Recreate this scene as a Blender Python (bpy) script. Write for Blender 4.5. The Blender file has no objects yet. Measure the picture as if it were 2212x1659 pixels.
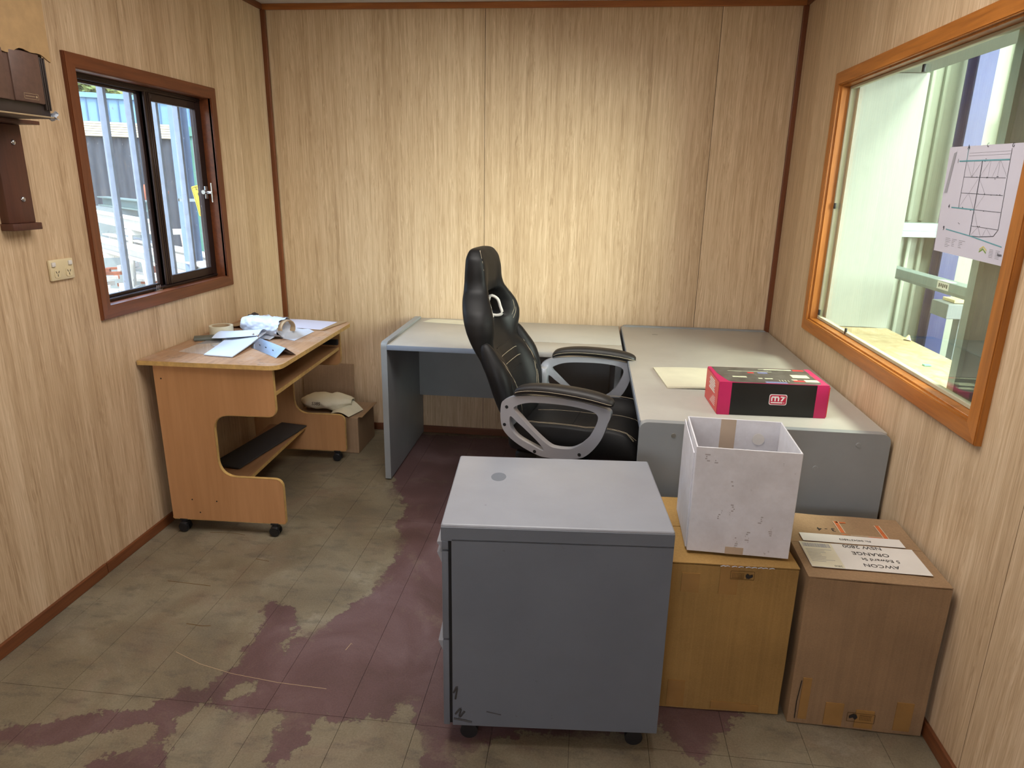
import bpy, bmesh, math, random
from mathutils import Vector, Matrix, noise
from mathutils.geometry import tessellate_polygon
C = bpy.context.scene.collection
random.seed(7)
PI = math.pi

# ------------------------------------------------------------------ camera, sky, lamps, exposure
def make_camera():
    f, p, y, r, h = 1480.7336, 0.28617, 0.10722, 0.01836, 1.504
    cy, sy, cp, sp = math.cos(y), math.sin(y), math.cos(p), math.sin(p)
    F = Vector((-sy*cp, cy*cp, -sp)); R = Vector((cy, sy, 0)); U = R.cross(F)
    R2 = math.cos(r)*R + math.sin(r)*U; U2 = -math.sin(r)*R + math.cos(r)*U
    cd = bpy.data.cameras.new('camera'); co = bpy.data.objects.new('camera', cd); C.objects.link(co)
    m = Matrix((R2, U2, -F)).transposed().to_4x4(); m.translation = (0, 0, h)
    co.matrix_world = m; cd.sensor_width = 36; cd.lens = f/2212*36; cd.clip_start = 0.02; cd.clip_end = 300
    bpy.context.scene.camera = co
make_camera()
sc = bpy.context.scene
sc.view_settings.view_transform = 'Standard'; sc.view_settings.look = 'None'
sc.view_settings.gamma = 1; sc.view_settings.use_curve_mapping = False
sc.view_settings.exposure = 0.55
w = bpy.data.worlds.new('sky'); sc.world = w; w.use_nodes = True
wn = w.node_tree.nodes; wl = w.node_tree.links; wn.clear()
bg = wn.new('ShaderNodeBackground'); wo = wn.new('ShaderNodeOutputWorld'); st = wn.new('ShaderNodeTexSky')
st.sky_type = 'NISHITA'; st.sun_disc = False; st.sun_elevation = math.radians(55); st.sun_rotation = math.radians(170)
st.air_density = 1.0; st.dust_density = 3.0
wl.new(st.outputs[0], bg.inputs[0]); wl.new(bg.outputs[0], wo.inputs[0]); bg.inputs[1].default_value = .72
def sun(name, el, az_from, strength, col, ang):
    l = bpy.data.lights.new(name, 'SUN'); l.energy = strength; l.color = col; l.angle = math.radians(ang)
    o = bpy.data.objects.new(name, l); C.objects.link(o)
    d = Vector(az_from); d.z = math.tan(math.radians(el))*math.hypot(d.x, d.y)
    o.rotation_euler = d.to_track_quat('Z', 'Y').to_euler()
sun('sun', 58, (-.05, -1, 0), 4.0, (1, .96, .88), 1)
def area(name, loc, target, sx, sy, power, col):
    l = bpy.data.lights.new(name, 'AREA'); l.shape = 'RECTANGLE'; l.size = sx; l.size_y = sy; l.energy = power; l.color = col
    o = bpy.data.objects.new(name, l); C.objects.link(o); o.location = loc
    d = Vector(loc) - Vector(target); o.rotation_euler = d.to_track_quat('Z', 'Y').to_euler()
    return o
area('skylight_lamp', (2.1, 2.55, 3.6), (1.1, 2.75, 1.2), .8, .8, 165, (1, .98, .84))
area('shed_fill', (4.3, .5, 2.1), (.9, 2.8, 1.3), 2.2, 2.4, 470, (1, .99, .94))  # broad unseen fill inside the closed shed, added to light through the right window
area('rear_fill', (-.45, -1.78, 1.55), (-.2, 3.0, 1.3), 1.0, .75, 9, (1, .93, .84))  # weak unseen fill behind the camera, added at a made-up opening
area('yard_fill', (-3.3, 2.6, 3.0), (-1.2, 2.6, .8), 1.8, .9, 150, (.66, .80, 1))  # unseen bluish fill above the left window, added to boost its light
area('overhead_fill', (-.30, 1.9, 2.38), (-.30, 1.9, 0), 1.5, 1.2, 29, (1, .95, .90))  # unseen overhead fill, added to lift the floor, tops and back wall

# ------------------------------------------------------------------ constants
XL, XR, D, HC = -1.827, 1.027, 3.945, 2.402
YF = -1.8                                    # wall behind the camera

def lin(c):
    return tuple(((v/255)/12.92 if v/255 <= .04045 else ((v/255+.055)/1.055)**2.4) for v in c) + (1,)

# ------------------------------------------------------------------ materials
MATS = {}
class NT:
    def __init__(s, name):
        s.m = bpy.data.materials.new(name); s.m.use_nodes = True; s.t = s.m.node_tree; s.n = s.t.nodes; s.l = s.t.links
        s.b = s.n['Principled BSDF']
    def new(s, typ, ins=None, **kw):
        x = s.n.new(typ)
        for k, v in kw.items(): setattr(x, k, v)
        for k, v in (ins or {}).items():
            if hasattr(v, 'node') and hasattr(v, 'is_output'): s.l.new(v, x.inputs[k])
            else: x.inputs[k].default_value = v
        return x
    def pos(s): return s.new('ShaderNodeNewGeometry').outputs['Position']
    def obj(s): return s.new('ShaderNodeTexCoord').outputs['Object']
    def mapping(s, vec, scale, loc=(0, 0, 0)):
        return s.new('ShaderNodeMapping', {'Vector': vec, 'Scale': scale, 'Location': loc}).outputs[0]
    def noise(s, vec, scale, detail=4, rough=.55, dist=0):
        return s.new('ShaderNodeTexNoise', {'Vector': vec, 'Scale': scale, 'Detail': detail, 'Roughness': rough, 'Distortion': dist}).outputs['Fac']
    def math(s, op, a, b=0.0, clamp=False):
        return s.new('ShaderNodeMath', {0: a, 1: b}, operation=op, use_clamp=clamp).outputs[0]
    def ramp(s, fac, stops):
        r = s.new('ShaderNodeValToRGB', {'Fac': fac}); e = r.color_ramp.elements
        while len(e) < len(stops): e.new(.5)
        for q, (p, c) in zip(e, stops): q.position = p; q.color = c
        return r.outputs[0]
    def mix(s, fac, a, b, mode='MIX'):
        x = s.n.new('ShaderNodeMix'); x.data_type = 'RGBA'; x.blend_type = mode
        for k, v in ((0, fac), (6, a), (7, b)):
            if hasattr(v, 'is_output'): s.l.new(v, x.inputs[k])
            else: x.inputs[k].default_value = v
        return x.outputs[2]
    def bump(s, h, strength=.2, dist=.002):
        s.l.new(s.new('ShaderNodeBump', {'Height': h, 'Strength': strength, 'Distance': dist}).outputs[0], s.b.inputs['Normal'])
    def out(s, col=None, rough=None, metal=None, spec=None):
        for k, v in (('Base Color', col), ('Roughness', rough), ('Metallic', metal), ('Specular IOR Level', spec)):
            if v is None: continue
            if hasattr(v, 'is_output'): s.l.new(v, s.b.inputs[k])
            else: s.b.inputs[k].default_value = v
        MATS[s.m.name] = s.m
        return s.m

def plain(name, col, rough=.5, metal=0, var=.08, scale=12, bump=0, bscale=200, spec=.5):
    t = NT(name); c = lin(col); v = t.pos()
    n = t.noise(v, scale, 5)
    lo = tuple(x*(1-var) for x in c[:3])+(1,); hi = tuple(min(1, x*(1+var)) for x in c[:3])+(1,)
    col = t.ramp(n, [(.3, lo), (.7, hi)])
    if bump: t.bump(t.noise(v, bscale, 3), bump, .001)
    return t.out(col, rough, metal, spec)

def wall_panel_mat(name, dark, mid, light):
    t = NT(name); v = t.pos()
    rnd = t.new('ShaderNodeObjectInfo').outputs['Random']
    off = t.new('ShaderNodeCombineXYZ', {0: t.math('MULTIPLY', rnd, 7.3), 2: t.math('MULTIPLY', rnd, 3.1)}).outputs[0]
    v2 = t.new('ShaderNodeVectorMath', {0: v, 1: off}, operation='ADD').outputs[0]
    band = t.noise(t.mapping(v2, (9, 9, .12)), 1.0, 2, .5)
    band2 = t.noise(t.mapping(v2, (38, 38, .35)), 1.0, 3, .6)
    g = t.noise(t.mapping(v2, (16, 16, .9)), 1.0, 3, .5)
    warp = t.new('ShaderNodeCombineXYZ', {0: t.math('MULTIPLY', g, .12), 1: t.math('MULTIPLY', g, .12)}).outputs[0]
    v3 = t.new('ShaderNodeVectorMath', {0: v2, 1: warp}, operation='ADD').outputs[0]
    fine = t.noise(t.mapping(v3, (230, 230, 5)), 1.0, 3, .65)
    mid_ = t.noise(t.mapping(v3, (90, 90, 1.6)), 1.0, 3, .6)
    a = t.math('ADD', t.math('MULTIPLY', band, .24), t.math('MULTIPLY', band2, .24))
    a = t.math('ADD', a, t.math('MULTIPLY', mid_, .26))
    a = t.math('ADD', a, t.math('MULTIPLY', fine, .44))
    a = t.math('SUBTRACT', a, .09)
    col = t.ramp(a, [(.34, lin(dark)), (.5, lin(mid)), (.66, lin(light))])
    t.bump(fine, .12, .0006)
    return t.out(col, .5, 0, .35)

def timber(name, dark, light, rough=.4, axis=2, s=1.0, spec=.5):
    t = NT(name); v = t.pos()
    sc_ = [60*s, 60*s, 60*s]; sc_[axis] = 4*s
    n = t.noise(t.mapping(v, tuple(sc_)), 1.0, 4, .6, .4)
    sc2 = [9*s]*3; sc2[axis] = 1.2
    n2 = t.noise(t.mapping(v, tuple(sc2)), 1.0, 2)
    a = t.math('ADD', t.math('MULTIPLY', n, .6), t.math('MULTIPLY', n2, .4))
    col = t.ramp(a, [(.3, lin(dark)), (.7, lin(light))])
    t.bump(n, .1, .0006)
    return t.out(col, rough, 0, spec)

def floor_mat():
    t = NT('worn_painted_floor'); v = t.pos()
    wear = t.new('ShaderNodeAttribute', attribute_name='wear').outputs['Fac']      # signed distance to the red paint, metres
    n1 = t.noise(v, 9, 6, .7); n2 = t.noise(v, 42, 5, .7)
    e = t.math('ADD', t.math('MULTIPLY', t.math('SUBTRACT', n1, .5), .20), t.math('MULTIPLY', t.math('SUBTRACT', n2, .5), .07))
    d = t.math('ADD', wear, e)
    soft = t.math('ADD', 14, t.math('MULTIPLY', t.math('SUBTRACT', t.noise(t.mapping(v, (1, 1, 1), (9, 2, 0)), 3.0, 3), .40), 1500, True))
    soft = t.math('ADD', 14, t.math('MULTIPLY', t.math('MULTIPLY', t.math('SUBTRACT', t.noise(t.mapping(v, (1, 1, 1), (9, 2, 0)), 3.0, 3), .40), 8, True), 150))
    mask = t.math('ADD', t.math('MULTIPLY', d, soft), .5, True)                   # 1 = bare olive grey
    blot = t.noise(v, 3.2, 6, .62, .6); blot2 = t.noise(t.mapping(v, (4, 9, 1)), 2.2, 5, .65)
    bare = t.ramp(blot, [(.3, lin((90, 79, 62))), (.45, lin((114, 103, 82))), (.58, lin((130, 121, 100))), (.75, lin((146, 139, 122)))])
    dark = t.math('MULTIPLY', t.math('SUBTRACT', .48, blot2), 6, True)
    bare = t.mix(t.math('MULTIPLY', dark, .7), bare, lin((64, 58, 54)))
    rust = t.math('MULTIPLY', t.math('SUBTRACT', t.noise(v, 4.4, 6, .68, .8), .50), 5, True)
    bare = t.mix(t.math('MULTIPLY', rust, .5), bare, lin((112, 84, 70)))
    gr = t.math('MULTIPLY', t.math('SUBTRACT', t.noise(t.mapping(v, (1, 1, 1), (5, 1, 0)), 3.6, 5, .6, .4), .53), 6, True)
    bare = t.mix(t.math('MULTIPLY', gr, .5), bare, lin((84, 80, 72)))
    pale = t.math('MULTIPLY', t.math('SUBTRACT', t.noise(t.mapping(v, (1, 1, 1), (3, 5, 0)), 6.5, 6, .7, .6), .60), 7, True)
    bare = t.mix(t.math('MULTIPLY', pale, .35), bare, lin((172, 166, 150)))
    fib = t.noise(t.mapping(v, (30, 30, 30)), 6.0, 4, .8)
    bare = t.mix(.3, bare, t.ramp(fib, [(.3, lin((80, 70, 56))), (.7, lin((160, 150, 128)))]))
    red = t.ramp(blot, [(.3, lin((70, 52, 50))), (.5, lin((92, 68, 69))), (.7, lin((114, 92, 94)))])
    haze = t.math('MULTIPLY', t.math('SUBTRACT', t.noise(v, 5.5, 6, .7, .5), .56), 5, True)
    red = t.mix(t.math('MULTIPLY', haze, .55), red, lin((128, 116, 98)))
    red = t.mix(.22, red, t.ramp(fib, [(.3, lin((60, 40, 38))), (.7, lin((140, 110, 100)))]))
    col = t.mix(mask, red, bare)
    edge = t.math('MULTIPLY', t.math('SUBTRACT', .006, t.math('ABSOLUTE', d)), 200, True)
    col = t.mix(t.math('MULTIPLY', edge, .35), col, lin((70, 58, 50)))
    h = t.math('ADD', t.math('MULTIPLY', mask, -.4), t.math('MULTIPLY', fib, .6))
    t.bump(h, .25, .0015)
    return t.out(col, t.ramp(blot, [(.3, (.42,)*3+(1,)), (.7, (.62,)*3+(1,))]), 0, .4)

def cardboard(name, base, s=1.0):
    t = NT(name); v = t.pos(); c = lin(base)
    n = t.noise(v, 6, 5, .6); f = t.noise(t.mapping(v, (1, 1, 1)), 240, 2)
    cor = t.noise(t.mapping(v, (120, 120, 2)), 1.0, 1)
    a = t.math('ADD', t.math('MULTIPLY', n, .5), t.math('ADD', t.math('MULTIPLY', f, .25), t.math('MULTIPLY', cor, .25)))
    col = t.ramp(a, [(.35, tuple(x*.8 for x in c[:3])+(1,)), (.65, tuple(min(1, x*1.15) for x in c[:3])+(1,))])
    t.bump(t.math('ADD', n, t.math('MULTIPLY', cor, .2)), .12, .004)
    return t.out(col, .75, 0, .25)

def white_card():
    t = NT('white_card'); v = t.pos()
    n = t.noise(v, 7, 5, .7); sm = t.noise(t.mapping(v, (90, 90, 14)), 1.0, 4, .8)
    sp = t.noise(v, 55, 2)
    base = t.ramp(n, [(.35, lin((206, 204, 208))), (.65, lin((224, 224, 230)))])
    k = t.math('MULTIPLY', t.math('SUBTRACT', sm, .70), 5, True)
    base = t.mix(t.math('MULTIPLY', k, .35), base, lin((120, 100, 80)))
    k2 = t.math('MULTIPLY', t.math('SUBTRACT', sp, .73), 12, True)
    base = t.mix(t.math('MULTIPLY', k2, .5), base, lin((90, 80, 72)))
    t.bump(n, .1, .003)
    return t.out(base, .6, 0, .3)

def laminate(name, base, dirt, rough=.35, amt=.5):
    t = NT(name); v = t.pos(); c = lin(base)
    n = t.noise(v, 5, 5, .6); sp = t.noise(v, 38, 3, .7); f = t.noise(v, 500, 1)
    col = t.ramp(n, [(.3, tuple(x*.92 for x in c[:3])+(1,)), (.7, tuple(min(1, x*1.05) for x in c[:3])+(1,))])
    k = t.math('MULTIPLY', t.math('SUBTRACT', sp, .70), 9, True)
    col = t.mix(t.math('MULTIPLY', k, amt), col, lin(dirt))
    t.bump(f, .06, .0004)
    return t.out(col, rough, 0, .45)

def glass_mat(name, tint, refl=1.0, dirt=0.0):
    t = NT(name); t.n.remove(t.b)
    out = [x for x in t.n if x.type == 'OUTPUT_MATERIAL'][0]
    tr = t.new('ShaderNodeBsdfTransparent', {'Color': tint}); gl = t.new('ShaderNodeBsdfGlossy', {'Color': (1, 1, 1, 1), 'Roughness': .01})
    bf = t.new('ShaderNodeNewGeometry').outputs['Backfacing']
    fr = t.new('ShaderNodeFresnel', {'IOR': t.math('SUBTRACT', 1.5, t.math('MULTIPLY', bf, 1.5-1/1.5))}).outputs[0]
    k = t.math('MULTIPLY', fr, refl)
    m = t.new('ShaderNodeMixShader', {0: k}); t.l.new(tr.outputs[0], m.inputs[1]); t.l.new(gl.outputs[0], m.inputs[2])
    last = m
    if dirt:
        df = t.new('ShaderNodeBsdfDiffuse', {'Color': (.8, .82, .85, 1)})
        n = t.noise(t.mapping(t.pos(), (1, 1, .55)), 70, 2, .5)
        kk = t.math('MULTIPLY', t.math('SUBTRACT', n, .70), 14, True)
        kk = t.math('ADD', t.math('MULTIPLY', kk, .55), dirt, True)
        m2 = t.new('ShaderNodeMixShader', {0: kk}); t.l.new(m.outputs[0], m2.inputs[1]); t.l.new(df.outputs[0], m2.inputs[2]); last = m2
    t.l.new(last.outputs[0], out.inputs[0]); MATS[name] = t.m
    return t.m

def leather():
    t = NT('black_leather'); v = t.pos()
    n = t.noise(v, 5, 4); f = t.noise(v, 420, 3, .6); cr = t.noise(t.mapping(v, (1, 1, 1)), 35, 4, .7)
    col = t.ramp(n, [(.3, lin((20, 20, 22))), (.7, lin((31, 30, 30)))])
    t.bump(t.math('ADD', t.math('MULTIPLY', f, .4), cr), .18, .0015)
    return t.out(col, t.ramp(n, [(.3, (.44,)*3+(1,)), (.7, (.56,)*3+(1,))]), 0, .28)

def chipboard():
    t = NT('pale_chipboard'); v = t.pos()
    n = t.noise(t.mapping(v, (14, 8, 14)), 2.0, 6, .7, .8); b = t.noise(v, 4, 3)
    a = t.math('ADD', t.math('MULTIPLY', n, .6), t.math('MULTIPLY', b, .4))
    return t.out(t.ramp(a, [(.3, lin((136, 116, 80))), (.5, lin((160, 146, 112))), (.66, lin((180, 172, 150)))]), .7)

def corrugated_dark():
    t = NT('dark_weathered_iron'); v = t.pos()
    n = t.noise(t.mapping(v, (3, 3, .6)), 2, 5, .7)
    return t.out(t.ramp(n, [(.3, lin((30, 38, 50))), (.6, lin((46, 54, 66))), (.8, lin((84, 76, 70)))]), .8)

wall_panel_mat('oak_print_panel', (162, 134, 102), (196, 169, 136), (222, 198, 167))
timber('casing_timber_z', (84, 42, 22), (126, 70, 38), .35, 2)
timber('casing_timber_y', (84, 42, 22), (126, 70, 38), .35, 1)
timber('honey_timber_z', (132, 76, 26), (188, 118, 48), .35, 2)
timber('honey_timber_y', (132, 76, 26), (188, 118, 48), .35, 1)
timber('corner_timber', (84, 42, 18), (122, 66, 32), .4, 2)
timber('corner_timber_x', (128, 72, 30), (170, 104, 48), .4, 0)
timber('skirting_timber_y', (92, 50, 26), (128, 76, 42), .45, 1)
timber('skirting_timber_x', (84, 46, 24), (116, 66, 38), .45, 0)
timber('bracket_timber', (62, 34, 24), (94, 54, 40), .5, 2)
timber('beech_panel', (172, 124, 80), (196, 146, 100), .4, 2, .6)
timber('beech_shelf', (150, 110, 76), (180, 136, 98), .45, 1, .6)
plain('beech_edge', (196, 160, 98), .5, 0, .18, 40)
floor_mat(); cardboard('kraft_card', (150, 122, 92)); cardboard('amber_card', (158, 124, 72)); cardboard('grey_card', (150, 124, 98)); white_card()
laminate('grey_laminate_top', (178, 175, 167), (120, 112, 104), .32, .35)
laminate('grey_panel', (142, 146, 148), (96, 96, 98), .42, .4)
laminate('blue_grey_edge', (132, 142, 156), (96, 96, 98), .38, .3)
laminate('pedestal_shaded_paint', (106, 112, 122), (70, 70, 76), .38, .6)  # pedestal sides: their shade is put into this darker colour
laminate('pedestal_lit_paint', (142, 145, 153), (96, 96, 100), .34, .6)  # same pedestal, lighter: light from above put into the colour
def worn_top():
    t = NT('worn_beech_top'); v = t.pos()
    n = t.noise(t.mapping(v, (60, 5, 60)), 1.0, 4, .6)
    col = t.ramp(n, [(.3, lin((156, 120, 90))), (.7, lin((182, 144, 112)))])
    a = t.math('MULTIPLY', t.math('SUBTRACT', t.noise(v, 6, 6, .7, .5), .50), 6, True)
    col = t.mix(t.math('MULTIPLY', a, .45), col, lin((190, 178, 170)))
    sp = t.math('MULTIPLY', t.math('SUBTRACT', t.noise(t.mapping(v, (1, 1, 1), (2, 7, 0)), 24, 5, .75), .58), 10, True)
    col = t.mix(t.math('MULTIPLY', sp, .7), col, lin((92, 84, 82)))
    return t.out(col, .42, 0, .5)
worn_top()
leather(); chipboard(); corrugated_dark()
glass_mat('window_glass', (.90, .96, .98, 1), 1.0, .03)
glass_mat('office_glass', (.93, .99, .95, 1), 1.15)
glass_mat('clear_film', (.93, .94, .97, 1), 1.5, .12)
plain('black_leather_worn', (36, 33, 31), .5, 0, .25, 20, .2, 150)
plain('silver_plastic', (186, 188, 196), .3, .45, .04)
plain('dark_cavity', (12, 12, 14), .8)
plain('black_plastic', (24, 24, 26), .45)
plain('thread', (196, 182, 156), .8)
plain('bronze_aluminium', (52, 38, 36), .35, .5)
plain('chrome', (190, 192, 196), .2, .9)
plain('screw_metal', (160, 158, 150), .35, .8)
plain('cream_plastic', (214, 198, 160), .4)
plain('tan_board', (150, 120, 80), .7, 0, .12, 30)
plain('cooler_brown', (84, 60, 50), .55, 0, .15, 60, .2, 90)
plain('cooler_dark', (46, 36, 34), .5, 0, .1)
plain('cooler_trim', (170, 150, 120), .4, .3)
plain('ceiling_white', (200, 196, 190), .8, 0, .04)
plain('shadow_gap', (40, 26, 18), .9)
plain('recess_white', (150, 158, 150), .7, 0, .04, 3)
plain('cladding_cream', (146, 156, 142), .55, 0, .05, 4)
plain('rubber_strip', (180, 176, 150), .6)
plain('galvanised', (124, 142, 140), .4, .4, .08)
plain('blue_paint', (28, 46, 104), .45, 0, .1, 4)
plain('grey_steel', (112, 122, 124), .5, .2)
plain('dark_grey_wall', (66, 72, 76), .7)
plain('pine_block', (206, 186, 140), .7, 0, .15, 12)
plain('plan_paper', (196, 194, 208), .7, 0, .02)
plain('ink_dark', (50, 54, 66), .8)
plain('ink_grey', (150, 150, 158), .8)
plain('ink_teal', (90, 150, 160), .8)
plain('ink_green', (120, 150, 60), .8)
plain('ink_yellow', (200, 190, 90), .8)
plain('white_paper', (196, 206, 222), .7, 0, .03)
plain('cream_paper', (210, 204, 180), .75, 0, .05)
plain('plastic_bag', (200, 208, 222), .45, 0, .03)
plain('tape_brown', (150, 124, 92), .3, 0, .08)
plain('tape_clear', (158, 120, 70), .25, 0, .1)
plain('card_core', (176, 152, 120), .8)
plain('olive_rubber', (92, 96, 88), .5)
plain('dark_rag', (62, 54, 52), .9, 0, .3, 30)
plain('black_folder', (36, 42, 52), .4)
plain('magenta_print', (190, 34, 92), .4, 0, .04)
plain('red_print', (206, 60, 60), .4, 0, .04)
plain('black_print', (24, 24, 24), .35, 0, .3, 10)
plain('logo_red', (178, 30, 62), .4)
plain('logo_white', (226, 216, 216), .5)
plain('top_print', (92, 90, 84), .3, 0, .35, 30)
plain('print_pale', (206, 208, 178), .5, 0, .1, 60)
plain('print_blue', (118, 122, 158), .5)
plain('label_white', (216, 212, 206), .6, 0, .04)
plain('label_black', (30, 26, 26), .7)
plain('orange_tape', (190, 100, 52), .5, 0, .15, 60)
plain('stamp_brown', (92, 66, 24), .8)
plain('yard_gravel', (168, 160, 148), .9, 0, .2, 3)
plain('shed_blue', (92, 128, 158), .5, 0, .06, 2)
plain('shed_blue_rib', (60, 92, 124), .6)
plain('shed_cream', (170, 162, 140), .6)
plain('container_green', (72, 118, 104), .6, 0, .15, 3)
plain('post_blue', (92, 114, 140), .5)
plain('bar_steel', (128, 136, 150), .5, .1, .12, 30)
plain('white_steel', (190, 188, 182), .5)
plain('rust_steel', (140, 78, 56), .8, 0, .2, 10)
plain('sign_yellow', (206, 178, 30), .5, 0, .04)
plain('leaf_green', (86, 102, 48), .7, 0, .3, 5)
plain('leaf_olive', (120, 124, 60), .7, 0, .3, 5)
plain('bark', (90, 76, 60), .9)
plain('green_bit', (110, 190, 150), .5)
plain('pale_tape', (186, 166, 144), .4)
plain('faint_scuff', (168, 162, 164), .8)
plain('cobweb', (120, 116, 110), .9)

# ------------------------------------------------------------------ geometry helpers
def link(name, me, mat, parent=None, smooth=False):
    o = bpy.data.objects.new(name, me); C.objects.link(o)
    if mat: me.materials.append(MATS[mat])
    if parent: o.parent = parent
    if smooth:
        for p in me.polygons: p.use_smooth = True
    return o

class B:
    def __init__(s): s.bm = bmesh.new()
    def box(s, x0, x1, y0, y1, z0, z1, bev=0, seg=2, rot=None, piv=None):
        r = bmesh.ops.create_cube(s.bm, size=1)
        vs = r['verts']
        for v in vs:
            v.co = Vector(((x0+x1)/2+v.co.x*(x1-x0), (y0+y1)/2+v.co.y*(y1-y0), (z0+z1)/2+v.co.z*(z1-z0)))
        if bev:
            es = list({e for v in vs for e in v.link_edges})
            r2 = bmesh.ops.bevel(s.bm, geom=es, offset=bev, segments=seg, affect='EDGES', profile=.5)
            vs = list({v for f in r2['faces'] for v in f.verts} | {v for v in vs if v.is_valid})
        if rot is not None:
            bmesh.ops.rotate(s.bm, verts=vs, cent=Vector(piv or (0, 0, 0)), matrix=rot)
        return vs
    def cyl(s, p0, p1, r0, r1=None, n=20, caps=True):
        p0, p1 = Vector(p0), Vector(p1); d = p1-p0
        m = Matrix.Translation((p0+p1)/2) @ d.to_track_quat('Z', 'Y').to_matrix().to_4x4()
        bmesh.ops.create_cone(s.bm, cap_ends=caps, cap_tris=False, segments=n, radius1=r0, radius2=r0 if r1 is None else r1, depth=d.length, matrix=m)
    def sphere(s, c, r, u=12, v=8, sc_=(1, 1, 1)):
        m = Matrix.Translation(Vector(c)) @ Matrix.Diagonal((*sc_, 1))
        return bmesh.ops.create_uvsphere(s.bm, u_segments=u, v_segments=v, radius=r, matrix=m)['verts']
    def tube(s, pts, r, n=8, closed=False, rz=None):
        pts = [Vector(p) for p in pts]; rings = []; N = len(pts); up = Vector((0, 0, 1))
        for i, p in enumerate(pts):
            a = pts[(i-1) % N] if (closed or i) else p; b = pts[(i+1) % N] if (closed or i < N-1) else p
            t = (b-a).normalized(); x = t.cross(up)
            if x.length < .05: x = t.cross(Vector((0, 1, 0)))
            x.normalize(); y = x.cross(t); rr = r[i] if isinstance(r, (list, tuple)) else r
            rings.append([s.bm.verts.new(p+x*rr*math.cos(2*PI*k/n)+y*rr*(rz or 1)*math.sin(2*PI*k/n)) for k in range(n)])
        for i in range(N if closed else N-1):
            A, Bq = rings[i], rings[(i+1) % N]
            for k in range(n): s.bm.faces.new((A[k], A[(k+1) % n], Bq[(k+1) % n], Bq[k]))
        if not closed: s.bm.faces.new(rings[0]); s.bm.faces.new(rings[-1][::-1])
    def plate(s, outer, holes, M, t):
        """2-D outline with holes, extruded by t; M maps (a, b, c) to 3-D"""
        loops = [outer]+list(holes); flat = [p for l in loops for p in l]
        tri = tessellate_polygon([[Vector((p[0], p[1], 0)) for p in l] for l in loops])
        A = [s.bm.verts.new(M(p[0], p[1], 0)) for p in flat]; Bv = [s.bm.verts.new(M(p[0], p[1], t)) for p in flat]
        for f in tri:
            try: s.bm.faces.new([A[i] for i in f]); s.bm.faces.new([Bv[i] for i in reversed(f)])
            except ValueError: pass
        k = 0
        for l in loops:
            n = len(l)
            for i in range(n): s.bm.faces.new((A[k+i], A[k+(i+1) % n], Bv[k+(i+1) % n], Bv[k+i]))
            k += n
    def quad(s, a, b, c, d):
        return s.bm.faces.new([s.bm.verts.new(Vector(p)) for p in (a, b, c, d)])
    def grid(s, P, nu, nv, thick=0):
        V = [[s.bm.verts.new(Vector(P(i/nu, j/nv))) for j in range(nv+1)] for i in range(nu+1)]
        for i in range(nu):
            for j in range(nv): s.bm.faces.new((V[i][j], V[i+1][j], V[i+1][j+1], V[i][j+1]))
        if thick:
            W_ = [[s.bm.verts.new(V[i][j].co+Vector((0, 0, thick))) for j in range(nv+1)] for i in range(nu+1)]
            for i in range(nu):
                for j in range(nv): s.bm.faces.new((W_[i][j], W_[i][j+1], W_[i+1][j+1], W_[i+1][j]))
            rim = [(i, 0) for i in range(nu)]+[(nu, j) for j in range(nv)]+[(i, nv) for i in range(nu, 0, -1)]+[(0, j) for j in range(nv, 0, -1)]
            for k in range(len(rim)):
                (a, b), (c, d) = rim[k], rim[(k+1) % len(rim)]
                s.bm.faces.new((V[c][d], V[a][b], W_[a][b], W_[c][d]))
    def thicken(s, t):
        bm = s.bm; bm.normal_update(); vs = list(bm.verts); fs = list(bm.faces); es = [e for e in bm.edges if len(e.link_faces) == 1]
        m = {v: bm.verts.new(v.co+v.normal*t) for v in vs}
        for f in fs: bm.faces.new([m[v] for v in reversed(f.verts)])
        for e in es:
            a, c = e.verts; bm.faces.new((a, c, m[c], m[a]))
    def done(s, name, mat, parent=None, smooth=False, auto=False, recalc=True):
        if recalc: bmesh.ops.recalc_face_normals(s.bm, faces=s.bm.faces)
        me = bpy.data.meshes.new(name); s.bm.to_mesh(me); s.bm.free()
        o = link(name, me, mat, parent, smooth)
        if auto:
            for p in me.polygons: p.use_smooth = True
            me.set_sharp_from_angle(angle=math.radians(38))
        return o

def empty(name, loc=(0, 0, 0), rz=0, label=None, cat=None, group=None, kind=None):
    o = bpy.data.objects.new(name, None); C.objects.link(o); o.location = loc; o.rotation_euler = (0, 0, rz); o.empty_display_size = .05
    tag(o, label, cat, group, kind); return o
def tag(o, label=None, cat=None, group=None, kind=None):
    if label: o['label'] = label
    if cat: o['category'] = cat
    if group: o['group'] = group
    if kind: o['kind'] = kind
    return o
def smooth2d(pts, n=4, closed=True):
    """Catmull-Rom through 2-D/3-D points"""
    out = []; N = len(pts); P = [Vector(p) for p in pts]
    for i in range(N if closed else N-1):
        p0, p1, p2, p3 = (P[(i-1) % N], P[i], P[(i+1) % N], P[(i+2) % N]) if closed else (P[max(i-1, 0)], P[i], P[i+1], P[min(i+2, N-1)])
        for k in range(n):
            t = k/n
            out.append(.5*((2*p1)+(-p0+p2)*t+(2*p0-5*p1+4*p2-p3)*t*t+(-p0+3*p1-3*p2+p3)*t**3))
    if not closed: out.append(P[-1])
    return out
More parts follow.
